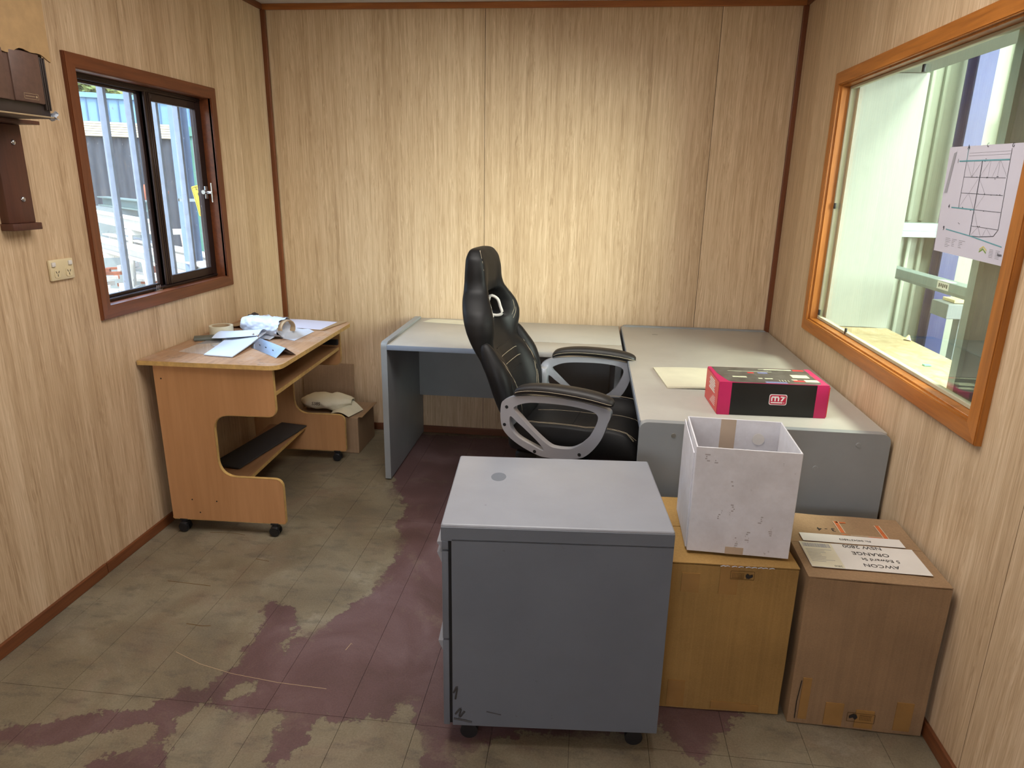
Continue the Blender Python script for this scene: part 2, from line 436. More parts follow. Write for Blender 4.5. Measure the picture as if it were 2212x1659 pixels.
def round_poly(pts, r, n=5):
    """round the corners of a polygon; r per corner or scalar"""
    out = []; N = len(pts)
    for i, p in enumerate(pts):
        rr = r[i] if isinstance(r, (list, tuple)) else r
        p = Vector(p[:2]); a = (Vector(pts[i-1][:2])-p); b = (Vector(pts[(i+1) % N][:2])-p)
        rr = min(rr, a.length*.49, b.length*.49)
        if rr <= 0: out.append(p); continue
        A = p+a.normalized()*rr; Bq = p+b.normalized()*rr
        for k in range(n+1):
            t = k/n; out.append((1-t)**2*A+2*t*(1-t)*p+t*t*Bq)
    return out
def text_mesh(txt, size, M, thick, mat, name, parent, align='LEFT'):
    cu = bpy.data.curves.new(name, 'FONT'); cu.body = txt; cu.size = size; cu.extrude = thick; cu.align_x = align; cu.resolution_u = 3
    o = bpy.data.objects.new('tmp_text', cu); C.objects.link(o)
    me = bpy.data.meshes.new_from_object(o); bpy.data.objects.remove(o); bpy.data.curves.remove(cu)
    me.name = name; me.transform(M); me.materials.clear()
    return link(name, me, mat, parent)
def tag_surface(o, *a, **k): return tag(o, *a, **k)

# ------------------------------------------------------------------ room shell
def sdf_poly(p, poly):
    x, y = p; d = 1e9; ins = False; n = len(poly)
    for i in range(n):
        (ax, ay), (bx, by) = poly[i], poly[(i+1) % n]
        ex, ey = bx-ax, by-ay; wx, wy = x-ax, y-ay
        t = max(0, min(1, (wx*ex+wy*ey)/(ex*ex+ey*ey+1e-12)))
        d = min(d, (wx-ex*t)**2+(wy-ey*t)**2)
        if (ay > y) != (by > y) and x < (bx-ax)*(y-ay)/(by-ay)+ax: ins = not ins
    d = math.sqrt(d); return -d if ins else d
RED = [(-1.12, 3.90), (-1.03, 3.36), (-.90, 3.05), (-.82, 2.89), (-.73, 2.48), (-.747, 2.24), (-.82, 2.10), (-.865, 1.93), (-.90, 1.90), (-.964, 1.987),
       (-1.02, 2.06), (-1.107, 2.094), (-1.07, 1.90), (-1.06, 1.787), (-1.089, 1.70), (-1.09, 1.625), (-1.175, 1.623), (-1.24, 1.518), (-1.392, 1.489),
       (-1.477, 1.451), (-1.585, 1.41), (-1.75, 1.38), (-1.75, 1.33), (-1.551, 1.36), (-1.389, 1.385), (-1.286, 1.441), (-1.17, 1.49), (-1.149, 1.45), (-1.16, 1.399),
       (-1.233, 1.35), (-1.298, 1.313), (-1.4, 1.2), (-1.05, 1.2), (-1.058, 1.344), (-1.1, 1.432), (-1.115, 1.526), (-1.078, 1.565), (-.975, 1.56), (-.82, 1.562),
       (-.80, 1.472), (-.80, 1.2), (-.73, 1.2), (-.738, 1.386), (-.72, 1.55), (-.62, 1.57), (-.54, 1.60), (-.481, 1.676), (-.43, 1.60), (-.40, 1.5), (-.40, 1.2),
       (-.33, 1.2), (-.30, 1.5), (-.1, 1.6), (.12, 1.62), (.22, 1.70), (.30, 1.60), (.36, 1.56), (.42, 1.64), (.5, 1.72), (.6, 1.85), (.5, 2.0), (.6, 2.6), (.5, 3.3), (.2, 3.9)]
ISL = [((-1.0, 1.655), .035), ((-.94, 1.86), .012)]
def wear_at(x, y):
    d = sdf_poly((x, y), RED)
    for (cx, cy), r in ISL: d = max(d, r-math.hypot(x-cx, y-cy))
    return d
fl = B(); fl.box(XL-.06, XR+.3, YF-.1, D+.1, -.09, -.016); floor = fl.done('floor', 'shadow_gap'); floor['kind'] = 'structure'
sub = None
XS = [XL, -1.74, -1.52, -1.30, -1.07, -.885, -.645, -.43, -.21, .01, .23, .45, .67, .89, XR]
YS = [YF, .38, 1.58, 2.78, D]
for i in range(len(XS)-1):
    for j in range(len(YS)-1):
        g = .0006; x0, x1, y0, y1 = XS[i]+g, XS[i+1]-g, YS[j]+g, YS[j+1]-g
        bm = bmesh.new(); lay = bm.verts.layers.float.new('wear')
        fine = YS[j+1] > 1.3
        nx = max(1, round((x1-x0)/.022)) if fine else 1; ny = max(1, round((y1-y0)/.022)) if fine else 1
        V = []
        for a in range(nx+1):
            row = []
            for b in range(ny+1):
                x, y = x0+(x1-x0)*a/nx, y0+(y1-y0)*b/ny
                v = bm.verts.new((x, y, 0)); v[lay] = wear_at(x, y) if fine else .2; row.append(v)
            V.append(row)
        for a in range(nx):
            for b in range(ny): bm.faces.new((V[a][b], V[a+1][b], V[a+1][b+1], V[a][b+1]))
        rim = [V[a][0] for a in range(nx+1)]+[V[nx][b] for b in range(1, ny+1)]+[V[a][ny] for a in range(nx-1, -1, -1)]+[V[0][b] for b in range(ny-1, 0, -1)]
        low = []
        for v in rim:
            q = bm.verts.new((v.co.x, v.co.y, -.016)); q[lay] = v[lay]; low.append(q)
        for k in range(len(rim)):
            n2 = (k+1) % len(rim); bm.faces.new((rim[n2], rim[k], low[k], low[n2]))
        me = bpy.data.meshes.new('floor_board'); bm.to_mesh(me); bm.free()
        link('floor_board', me, 'worn_painted_floor', floor)
# long pale scratch and dark scuffs gouged in the floor
s = B()
for pts, r in (([(-1.29, 1.785), (-1.18, 1.74), (-1.058, 1.711), (-.9, 1.692), (-.738, 1.685)], .0009),
               ([(-.742, 1.868), (-.735, 1.905), (-.73, 1.90)], .001)):
    s.tube([(x, y, .0003) for x, y in pts], r, 6, rz=.3)
o = s.done('scratch', 'card_core', floor); o['kind'] = 'stuff'
s = B()
for pts, r in (([(-1.56, 2.17), (-1.46, 2.165), (-1.38, 2.16)], .0016), ([(-1.30, 2.37), (-1.24, 2.36)], .0016), ([(-1.60, 2.55), (-1.5, 2.56), (-1.44, 2.55)], .0016),
               ([(-1.34, 1.93), (-1.28, 1.925), (-1.25, 1.93)], .0018)):
    s.tube([(x, y, .0003) for x, y in pts], r, 6, rz=.2)
o = s.done('scuff', 'stamp_brown', floor); o['kind'] = 'stuff'

def wall(name, axis, c, lo, hi, seams, hole, thick, sign, zt=HC+.1, panel_t=.006):
    """axis 0: wall is a plane x=c running along y; axis 1: plane y=c running along x. sign: outward direction"""
    def add(b, a0, a1, z0, z1, d0, d1):
        if a1-a0 < 1e-4 or z1-z0 < 1e-4: return
        lo_, hi_ = sorted((c+sign*d0, c+sign*d1))
        if axis == 0: b.box(lo_, hi_, a0, a1, z0, z1)
        else: b.box(a0, a1, lo_, hi_, z0, z1)
    b = B()
    if hole:
        h0, h1, z0, z1 = hole
        add(b, lo, h0, -.02, zt, panel_t, thick); add(b, h1, hi, -.02, zt, panel_t, thick)
        add(b, h0, h1, -.02, z0, panel_t, thick); add(b, h0, h1, z1, zt, panel_t, thick)
    else: add(b, lo, hi, -.02, zt, panel_t, thick)
    o = b.done(name, 'shadow_gap'); o['kind'] = 'structure'
    cuts = [lo]+list(seams)+[hi]
    for a0, a1 in zip(cuts[:-1], cuts[1:]):
        b = B(); g = .0013; a0 += g; a1 -= g
        if hole and h0 < a1 and h1 > a0:
            c0, c1 = max(a0, h0), min(a1, h1)
            add(b, a0, c0, .0, zt, 0, panel_t); add(b, c1, a1, .0, zt, 0, panel_t)
            add(b, c0, c1, .0, z0, 0, panel_t); add(b, c0, c1, z1, zt, 0, panel_t)
        else: add(b, a0, a1, .0, zt, 0, panel_t)
        b.done('wall_panel', 'oak_print_panel', o)
    return o
wall('wall_back', 1, D, XL-.06, XR+.06, [-1.80, -.600, .612], None, .07, 1)
WLH = (2.405, 3.322, 1.005, 1.875)
wall('wall_left', 0, XL, YF, D, [-.90, .31, 1.505, 2.712], WLH, .09, -1)
WRH = (1.815, 3.262, .913, 1.932)
wall('wall_right', 0, XR, YF, D, [-.86, .355, 1.566, 2.782], WRH, .05, 1)
fw = wall('wall_front', 1, YF, XL-.06, XR+.06, [-.62], (-1.0, .1, 1.15, 1.95), .07, -1)  # opening is made up for the rear fill
b = B(); b.box(XL-.1, XR+.1, YF-.1, D+.1, HC, HC+.04); ce = b.done('ceiling', 'ceiling_white'); ce['kind'] = 'structure'
# roof above so the sky does not leak
def tri(name, mat, *boxes, bev=.003):
    b = B()
    for q in boxes: b.box(*q, bev=bev)
    o = b.done(name, mat); o['kind'] = 'structure'; return o
tri('baseboard_left', 'skirting_timber_y', (XL, XL+.012, YF, 2.1835, 0, .047), (XL, XL+.0105, 2.187, D-.012, 0, .045))
tri('baseboard_back', 'skirting_timber_x', (XL+.012, XR-.012, D-.011, D, 0, .044))
tri('baseboard_right', 'skirting_timber_y', (XR-.011, XR, YF, D-.012, 0, .048))
tri('trim_1', 'corner_timber', (XL, XL+.026, D-.018, D, .044, HC-.03))
tri('trim_2', 'corner_timber', (XR-.026, XR, D-.018, D, .044, HC-.03))
tri('trim_3', 'corner_timber_x', (XL, XR, D-.014, D, HC-.030, HC))
tri('trim_4', 'skirting_timber_y', (XL, XL+.014, YF, D-.014, HC-.030, HC))
tri('trim_5', 'skirting_timber_y', (XR-.014, XR, YF, D-.014, HC-.030, HC))

# ------------------------------------------------------------------ left window
w1 = empty('window_1', (XL, 2.86, 1.0), kind='structure'); w1['label'] = 'dark bronze sliding window in a reddish timber casing'
def wpart(b, name, mat, smooth=False):
    bmesh.ops.translate(b.bm, verts=b.bm.verts, vec=Vector((-XL, -2.86, -1.0)))
    return b.done(name, mat, w1, auto=True)
def casing(y0, y1, z0, z1, wd, x_in, x_out, mz, my, cb):
    """four mitred boards around an opening; outer rectangle y0..y1, z0..z1"""
    o = [(y0, z0), (y1, z0), (y1, z1), (y0, z1)]; i_ = [(y0+wd, z0+wd), (y1-wd, z0+wd), (y1-wd, z1-wd), (y0+wd, z1-wd)]
    for k in range(4):
        b = B(); n = (k+1) % 4; poly = [o[k], o[n], i_[n], i_[k]]
        b.plate(poly, [], lambda a, c, d: Vector((x_in+(x_out-x_in)*d, a, c)), 1.0)
        bmesh.ops.recalc_face_normals(b.bm, faces=b.bm.faces)
        bmesh.ops.dissolve_limit(b.bm, angle_limit=.02, verts=b.bm.verts, edges=b.bm.edges)
        bmesh.ops.bevel(b.bm, geom=[e for e in b.bm.edges if e.calc_length() > .2 and abs((e.verts[0].co-e.verts[1].co).x) < 1e-4 and all(abs(v.co.x-x_out) < 1e-4 for v in e.verts)], offset=.003, segments=2, affect='EDGES')
        cb(b, 'casing', my if k % 2 == 0 else mz)
casing(2.371, 3.357, .9735, 1.909, .05, XL-.001, XL+.014, 'casing_timber_z', 'casing_timber_y', wpart)
# timber reveal
b = B(); xa, xb = XL-.045, XL+.008
for q in ((xa, xb, 2.409, 2.421, 1.009, 1.871), (xa, xb, 3.307, 3.319, 1.009, 1.871), (xa, xb, 2.421, 3.307, 1.009, 1.0225), (xa, xb, 2.421, 3.307, 1.858, 1.871)): b.box(*q)
wpart(b, 'reveal', 'casing_timber_y')
b = B(); xa, xb = XL-.085, XL-.046
for q in ((xa, xb, 2.41, 2.452, 1.01, 1.87), (xa, xb, 3.281, 3.318, 1.01, 1.87), (xa, xb, 2.452, 3.281, 1.01, 1.035), (xa, xb, 2.452, 3.281, 1.838, 1.87)): b.box(*q, bev=.002, seg=1)
b.box(xb-.004, xb+.006, 2.425, 3.306, 1.028, 1.034); b.box(xb-.004, xb+.006, 2.425, 3.306, 1.848, 1.852)
wpart(b, 'window_frame', 'bronze_aluminium')
b = B(); xa, xb = XL-.080, XL-.064
for q in ((xa, xb, 2.452, 2.468, 1.035, 1.838), (xa, xb, 2.862, 2.892, 1.035, 1.838), (xa, xb, 2.468, 2.862, 1.035, 1.046), (xa, xb, 2.468, 2.862, 1.828, 1.838)): b.box(*q, bev=.0015, seg=1)
wpart(b, 'fixed_sash', 'bronze_aluminium')
b = B(); xa, xb = XL-.064, XL-.045
for q in ((xa, xb, 2.880, 2.896, 1.036, 1.840), (xa, xb, 2.900, 2.908, 1.036, 1.840), (xa, xb, 2.912, 2.928, 1.036, 1.840), (xa, xb-.006, 2.88, 2.928, 1.036, 1.840), (xa, xb, 3.262, 3.294, 1.036, 1.838), (xa, xb, 2.928, 3.262, 1.036, 1.072), (xa, xb, 2.928, 3.262, 1.806, 1.838)): b.box(*q, bev=.0015, seg=1)
wpart(b, 'sliding_sash', 'bronze_aluminium')
b = B(); b.box(XL-.0745, XL-.0705, 2.466, 2.864, 1.044, 1.830); wpart(b, 'glass_pane', 'window_glass')
b = B(); b.box(XL-.0575, XL-.0535, 2.926, 3.264, 1.070, 1.808); wpart(b, 'glass_pane', 'window_glass')
b = B()
b.box(XL-.045, XL-.036, 3.266, 3.288, 1.40, 1.46, bev=.003); b.cyl((XL-.045, 3.277, 1.43), (XL-.012, 3.277, 1.43), .008); b.cyl((XL-.012, 3.277, 1.385), (XL-.012, 3.277, 1.475), .0035, n=10)
b.cyl((XL-.040, 3.25, 1.432), (XL-.040, 3.30, 1.432), .010, n=14)
wpart(b, 'latch', 'chrome')
b = B()
for dy in (-.012, 0, .012): b.cyl((XL-.038, 2.80+dy, 1.005+.0235), (XL-.032, 2.80+dy, 1.046), .002, n=8)
b.box(XL-.041, XL-.030, 2.778, 2.822, 1.0228, 1.027)
wpart(b, 'clip', 'chrome')

# ------------------------------------------------------------------ right window
w2 = empty('window_2', (XR, 2.54, .9), kind='structure'); w2['label'] = 'large fixed office window in honey coloured timber casing'
def w2part(b, name, mat):
    bmesh.ops.translate(b.bm, verts=b.bm.verts, vec=Vector((-XR, -2.54, -.9)))
    return b.done(name, mat, w2, auto=True)
casing(1.774, 3.303, .8726, 1.972, .052, XR+.001, XR-.020, 'honey_timber_z', 'honey_timber_y', w2part)
b = B(); xa, xb = XR-.006, XR+.048
for q in ((xa, xb, 1.818, 1.834, .916, 1.929), (xa, xb, 3.243, 3.259, .916, 1.929), (xa, xb, 1.834, 3.243, .916, .930), (xa, xb, 1.834, 3.243, 1.914, 1.929)): b.box(*q, bev=.001, seg=1)
w2part(b, 'reveal', 'honey_timber_z')
b = B(); xa, xb = XR+.026, XR+.044
for q in ((xa, xb, 1.8345, 1.846, .9305, 1.9135), (xa, xb, 3.229, 3.2425, .9305, 1.9135), (xa, xb, 1.846, 3.229, .9305, .942), (xa, xb, 1.846, 3.229, 1.903, 1.9135)): b.box(*q, bev=.001, seg=1)
w2part(b, 'glazing_bead', 'rubber_strip')
b = B(); b.box(XR+.032, XR+.037, 1.840, 3.235, .936, 1.908); w2part(b, 'glass_pane', 'office_glass')
for (y, z) in ((2.57, 1.885), (3.229, 1.43), (3.231, .96), (2.88, .945)):
    b = B(); b.box(XR+.0245, XR+.0318, y-.006, y+.006, z-.012, z+.012, bev=.001); w2part(b, 'black_clip', 'black_plastic')

# recess beyond the right window: side panel, head lining, chipboard sill
b = B(); b.box(XR+.052, 1.345, 3.205, 3.225, .905, 1.96); tag(b.done('wall_recess', 'recess_white'), kind='structure')
b = B(); b.box(XR+.052, 1.335, 1.70, 3.225, 1.962, 1.985); tag(b.done('trim_6', 'recess_white'), kind='structure')
b = B(); b.box(XR+.052, 1.348, 1.70, 3.203, .868, .903, bev=.002); o = b.done('plywood_shelf', 'pale_chipboard')
tag(o, 'pale dusty chipboard shelf beyond the glass of the large right window', 'shelf')
b = B(); b.box(1.20, 1.225, 2.50, 2.52, .9035, .909, bev=.002); tag(b.done('plastic_scrap', 'green_bit'), 'tiny green plastic scrap lying on the chipboard shelf outside', 'scrap')
b = B(); b.cyl((1.33, 2.95, .9035), (1.335, 2.955, .925), .016, .003, 8); tag(b.done('wood_scrap', 'pine_block'), 'small broken chip of wood at the far edge of the chipboard shelf', 'scrap')

# plan drawing taped inside the glass
def plan():
    root = empty('plan_drawing', (XR+.0255, 2.1, 1.47), label='white structural plan with teal marker lines stuck to right window glass', cat='paper')
    P = [(2.287, 1.627), (1.906, 1.620), (1.884, 1.319), (2.270, 1.327)]     # corners: top-left, top-right, bottom-right, bottom-left as seen
    def at(u, v, d=0):
        a = Vector(P[0])*(1-u)*(1-v)+Vector(P[1])*u*(1-v)+Vector(P[2])*u*v+Vector(P[3])*(1-u)*v
        return Vector((-d, a.x-2.1, a.y-1.47))
    b = B(); b.grid(lambda i, j: at(i, j, .0005+.004*math.sin(i*PI)*math.sin(j*PI*.9)*0), 8, 8)
    b.thicken(.0004)
    b.done('sheet', 'plan_paper', root)
    def line(pts, wd, mat, name='line'):
        b = B()
        for a, c in zip(pts[:-1], pts[1:]):
            A, Cq = at(*a, .0013), at(*c, .0013); t = (Cq-A).normalized(); n = Vector((0, -t.z, t.y))*wd/2
            b.quad(A+n, Cq+n, Cq-n, A-n)
        return b
    # figures follow the drawing on the sheet (u across, v down)
    g = [(.245, .13), (.81, .13)]
    dark = B()
    def ad(pts, wd):
        for a, c in zip(pts[:-1], pts[1:]):
            A, Cq = at(*a, .0012), at(*c, .0012); t = (Cq-A).normalized(); n = Vector((0, -t.z, t.y))*wd/2
            dark.quad(A+n, Cq+n, Cq-n, A-n)
    ux = lambda c, r: .30+c*.505+0*r
    rows = [.13, .28, .425, .565, .71, .80]
    for r in (1, 2): ad([(.28, rows[r]), (.83, rows[r])], .0011)
    ad([(.28, rows[3]), (.84, rows[3])], .0011); ad([(.50, rows[4]), (.84, rows[4])], .001)
    ad([(.285, .13), (.275, .565)], .0014); ad([(.505, .13), (.495, .80)], .0028); ad([(.845, .04), (.845, .71), (.80, .77), (.62, .795), (.495, .80)], .0016)
    for c in (.40, .615, .73):
        ad([(c, .13), (c-.005, .28)], .0006)
    for a, c in (((.285, .13), (.39, .28)), ((.39, .28), (.50, .14)), ((.50, .28), (.61, .13)), ((.73, .13), (.84, .27)), ((.66, .28), (.72, .14)), ((.39, .425), (.49, .29)), ((.28, .56), (.38, .43)), ((.39, .425), (.49, .56)),
                 ((.50, .29), (.61, .425)), ((.61, .425), (.51, .56)), ((.51, .58), (.58, .71)), ((.51, .79), (.59, .71)), ((.59, .71), (.64, .79)), ((.70, .71), (.66, .79)), ((.70, .71), (.77, .77))): ad([a, c], .0006)
    for v in (.06, .085): ad([(.31, v+.005), (.84, v)], .0004)
    for i in range(26):
        u, v = random.uniform(.28, .83), random.choice(rows[:5])+random.uniform(-.012, .012); ad([(u, v), (u+.012, v)], .0015)
    dark.done('pencil_line', 'ink_dark', root)
    line([(.18, .135), (.84, .13)], .0035, 'x').done('marker_line', 'ink_teal', root)
    line([(.285, .02), (.285, .13)], .002, 'x').done('marker_line', 'ink_teal', root)
    line([(.17, .565), (.50, .565)], .003, 'x').done('marker_line', 'ink_teal', root)
    line([(.14, .775), (.50, .80), (.92, .845)], .0028, 'x').done('marker_line', 'ink_teal', root)
    b = B(); b.quad(at(.02, .435, .0012), at(.065, .43, .0012), at(.12, .045, .0012), at(.08, .06, .0012)); b.done('grey_bar', 'ink_grey', root)
    b = B()
    for i in range(16): 
        u = .16+(i % 3)*.10; v = .86+(i//3)*.016
        A = at(u, v, .0012); Bq = at(u+random.uniform(.03, .09), v, .0012); b.quad(A, Bq, Bq+Vector((0, 0, .0012)), A+Vector((0, 0, .0012)))
    for i in range(6):
        for u in (.78, .86):
            v = .885+i*.013; A = at(u, v, .0012); Bq = at(u+.05, v, .0012); b.quad(A, Bq, Bq+Vector((0, 0, .001)), A+Vector((0, 0, .001)))
    o = b.done('small_print', 'ink_grey', root); o['kind'] = 'stuff'
    b = B(); A = [at(.655, .915, .0013), at(.70, .885, .0013), at(.745, .915, .0013)]
    for k in (0, 1): b.quad(A[k], A[k+1], A[k+1]-Vector((0, 0, .004)), A[k]-Vector((0, 0, .004)))
    b.done('logo', 'ink_green', root)
    b = B()
    for k in (0, 1): b.quad(A[k]+Vector((0, 0, .006)), A[k+1]+Vector((0, 0, .006)), A[k+1]+Vector((0, 0, .003)), A[k]+Vector((0, 0, .003)))
    b.done('logo', 'ink_yellow', root)
    for t, u, v, s_ in (('A', .27, .028, .018), ('C', .53, .018, .015), ('G', .84, .03, .015), ('1', .15, .15, .016), ('4', .12, .575, .016), ('9', .09, .79, .018), ('bam', .885, .925, .012)):
        p = at(u, v, .0015)
        M = Matrix.Translation(p) @ Matrix(((0, 0, -1, 0), (-1, 0, 0, 0), (0, 1, 0, 0), (0, 0, 0, 1)))
        text_mesh(t, s_, M, .0001, 'ink_dark', 'letter', root)
plan()

# ------------------------------------------------------------------ beyond the right window: steel shed
b = B(); b.box(1.30, 3.6, 4.30, 4.36, -.3, 1.27); b.box(1.30, 3.6, 4.36, 4.40, 1.27, 3.9)
for x in (1.42, 1.62, 1.83, 1.90, 2.24, 2.50, 2.80):
    b.box(x, x+.022, 4.275, 4.30, -.3, 1.27, bev=.006); b.box(x, x+.022, 4.33, 4.36, 1.33, 3.9, bev=.006)
b.box(2.02, 2.06, 4.28, 4.30, -.3, 1.27, bev=.006)
o = b.done('shed_wall', 'cladding_cream', auto=True); tag(o, 'cream ribbed steel shed wall seen through the right window', 'wall')
b = B(); b.box(1.30, 1.968, 4.20, 4.274, 1.275, 1.325, bev=.004); b.box(1.30, 1.968, 4.20, 4.21, 1.245, 1.28)
tag(b.done('steel_girt', 'galvanised'), 'horizontal grey-green steel girt running across the cream shed wall', 'beam')
b = B(); b.box(1.50, 1.56, 2.45, 3.70, 1.095, 1.133, bev=.003); b.box(1.55, 1.558, 2.45, 3.70, 1.07, 1.10); rl = empty('steel_rail', (1.53, 3.1, 1.1), label='galvanised rail with a paper sticker crossing behind the right window', cat='rail')
bmesh.ops.translate(b.bm, verts=b.bm.verts, vec=Vector((-1.53, -3.1, -1.1))); b.done('rail', 'galvanised', rl)
b = B(); b.box(-.0305, -.03, -.05, .05, -.002, .03); b.box(-.031, .0, -.05, .05, .0332, .0336); b.done('sticker', 'label_white', rl)
b = B()
for i in range(5): b.box(-.0312, -.0306, -.038+i*.016, -.029+i*.016, .006+.003*(i % 2), .022)
b.done('sticker_print', 'label_black', rl)
b = B(); b.box(1.972, 2.062, 4.15, 4.16, -.3, 3.9); b.box(2.012, 2.020, 4.16, 4.26, -.3, 3.9); b.box(1.972, 2.062, 4.26, 4.27, -.3, 3.9)
tag(b.done('steel_column', 'blue_paint'), 'tall blue painted steel column in front of the cream shed wall', 'column')
b = B(); b.box(2.30, 2.75, 4.22, 4.275, 1.95, 3.2, bev=.01); b.box(2.28, 2.77, 4.20, 4.275, 1.84, 1.90, bev=.008); b.box(2.28, 2.30, 4.22, 4.275, -.3, 1.84)
tag(b.done('roller_door', 'cladding_cream'), 'cream panelled door with a sill right of the blue column', 'door')
b = B(); b.box(1.76, 2.30, 3.55, 3.72, .895, .968, bev=.003); tag(b.done('box_beam', 'grey_steel'), 'short grey box beam end poking out behind the glass', 'beam')
b = B(); b.box(1.80, 2.28, 3.58, 3.70, .970, .985, bev=.002); tag(b.done('timber_packer', 'pine_block'), 'pale timber packer lying on top of the grey box beam', 'timber')
b = B(); b.box(1.85, 1.89, 3.60, 3.66, -.3, .894); tag(b.done('prop_post', 'grey_steel'), 'thin grey post standing under the box beam', 'post')
b = B(); b.box(1.097, 1.122, 2.092, 2.096, .9035, 1.9615); b.box(1.097, 1.101, 2.096, 2.13, .9035, 1.9615); tag(b.done('steel_stud', 'galvanised'), 'upright pale blue-grey steel stud standing on the chipboard shelf behind the glass', 'post')
b = B(); b.box(1.110, 1.120, 1.72, 2.090, .9035, 1.9615); tag(b.done('dark_board', 'dark_grey_wall'), 'dark grey board closing the near end of the recess behind the glass', 'board')
b = B(); b.box(1.2, 5.0, -1.0, 4.5, 3.9, 3.95); tag(b.done('ceiling_light_block', 'dark_grey_wall'), kind='structure')  # unseen roof added to keep sun and sky out of the right window
b = B(); b.box(4.9, 5.0, -1.0, 4.5, -.3, 3.9); tag(b.done('wall_light_block_far', 'dark_grey_wall'), kind='structure')  # unseen wall added with the roof to shut out daylight
b = B(); b.box(1.10, 4.9, -1.05, -1.0, -.3, 3.9); tag(b.done('wall_light_block_near', 'dark_grey_wall'), kind='structure')  # unseen wall added on the sun side to block direct light
b = B(); b.box(1.33, 4.9, -1.0, 4.3, -.32, -.3); tag(b.done('floor_shed', 'dark_grey_wall'), kind='structure')
b = B(); b.box(XR+.0, 1.36, -1.0, D+.1, HC+.045, 3.9); b.box(XR+.05, 1.35, 3.25, D+.4, -.3, HC+.1); tag(b.done('wall_lining', 'recess_white'), kind='structure')

# ------------------------------------------------------------------ things on the left wall
ac = empty('wall_air_conditioner', (XL, 1.75, 1.657), label='brown box air conditioner boxed into the left wall above a wooden bracket', cat='air conditioner')
def rel(b, o, name, mat, parent=None, auto=True):
    bmesh.ops.translate(b.bm, verts=b.bm.verts, vec=-Vector(o.location)); return b.done(name, mat, parent or o, auto=auto)
xf = XL+.2
b = B(); b.box(XL+.001, xf-.006, 1.30, 2.045, 1.662, 1.90, bev=.006); rel(b, ac, 'housing', 'cooler_dark')
b = B(); b.box(xf-.006, xf+.004, 1.30, 2.018, 1.70, 1.838, bev=.004); b.box(xf-.006, xf+.009, 1.5, 1.882, 1.70, 1.836, bev=.005); b.box(xf-.006, xf+.009, 1.90, 1.995, 1.70, 1.836, bev=.006); rel(b, ac, 'front_panel', 'cooler_brown')
for y in (2.022, 2.030, 2.038):
    b = B(); b.box(xf-.006, xf+.002, y-.0025, y+.0025, 1.685, 1.83, bev=.001); rel(b, ac, 'slat', 'cooler_dark')
b = B(); b.box(xf-.008, xf+.006, 1.30, 2.050, 1.664, 1.668, bev=.001); rel(b, ac, 'trim_strip', 'cooler_trim')
b = B()
for q in ((1.932, 1.985, 1.7235, 1.7243), (1.932, 1.985, 1.7092, 1.71), (1.932, 1.9328, 1.7092, 1.7243), (1.9842, 1.985, 1.7092, 1.7243), (1.937, 1.972, 1.716, 1.7175)): b.box(xf+.0088, xf+.0096, *q)
b.cyl((xf+.0085, 1.978, 1.7168), (xf+.0097, 1.978, 1.7168), .003, n=10)
rel(b, ac, 'badge', 'cooler_trim')
b = B(); b.grid(lambda i, j: (xf+.012-.03*j, 2.046+.006*math.sin(i*9), 1.66+.022*i*i+.004*math.sin(j*7)), 8, 4); b.thicken(.0006); rel(b, ac, 'tape_scrap', 'plastic_bag')
cb = empty('cooler_box_cover', (XL, 1.75, 1.9), label='tan plywood boxing above the brown air conditioner', cat='cover')
b = B()
b.grid(lambda i, j: (xf+.003, 1.30+(2.058-1.30)*j, (1.832+.009*math.sin(j*23)+.004*math.sin(j*61)) if i == 0 else 1.832+(HC-.003-1.832)*i), 1, 60)
b.thicken(-.005)
b.box(XL+.001, xf-.008, 2.047, 2.056, 1.84, HC-.003); rel(b, cb, 'board', 'tan_board', auto=False)
br = empty('bracket_board', (XL, 2.05, 1.34), label='dark brown timber bracket board bolted below the air conditioner', cat='bracket')
b = B(); b.box(XL, XL+.03, 2.0, 2.106, 1.352, 1.6495, bev=.002); rel(b, br, 'board', 'bracket_timber')
b = B(); b.box(XL, XL+.045, 1.995, 2.112, 1.330, 1.3515, bev=.002); rel(b, br, 'ledge', 'bracket_timber')
b = B(); b.box(XL, XL+.09, 1.96, 2.118, 1.6505, 1.6615, bev=.001); rel(b, br, 'cleat', 'bracket_timber')
for z in (1.596, 1.425):
    b = B(); b.sphere((XL+.031, 2.0685, z), .0085, 12, 8, (.6, 1, 1)); rel(b, br, 'bolt', 'chrome')
so = empty('power_outlet', (XL, 2.21, 1.15), label='cream double power outlet with two switches on the left wall', cat='outlet')
b = B(); b.box(XL, XL+.011, 2.154, 2.264, 1.1505, 1.2215, bev=.004); rel(b, so, 'face_plate', 'cream_plastic')
for y in (2.182, 2.236):
    b = B(); out = round_poly([(y-.014, 1.160), (y+.014, 1.160), (y+.014, 1.190), (y-.014, 1.190)], .009); b.plate(out, [], lambda a, c, d: Vector((XL+.011+d, a, c)), .0018); rel(b, so, 'socket', 'cream_plastic')
    b = B()
    for dy, dz, an in ((-.0055, .004, .5), (.0055, .004, -.5), (0, -.007, 0)):
        b.box(XL+.0126, XL+.0135, y+dy-.001, y+dy+.001, 1.1755+dz-.0042, 1.1755+dz+.0042, rot=Matrix.Rotation(an, 3, 'X'), piv=(XL, y+dy, 1.1755+dz))
    rel(b, so, 'pin_slot', 'label_black')
for y in (2.168, 2.246):
    b = B(); b.box(XL+.0105, XL+.0165, y-.008, y+.008, 1.199, 1.214, bev=.002); rel(b, so, 'switch', 'label_white')

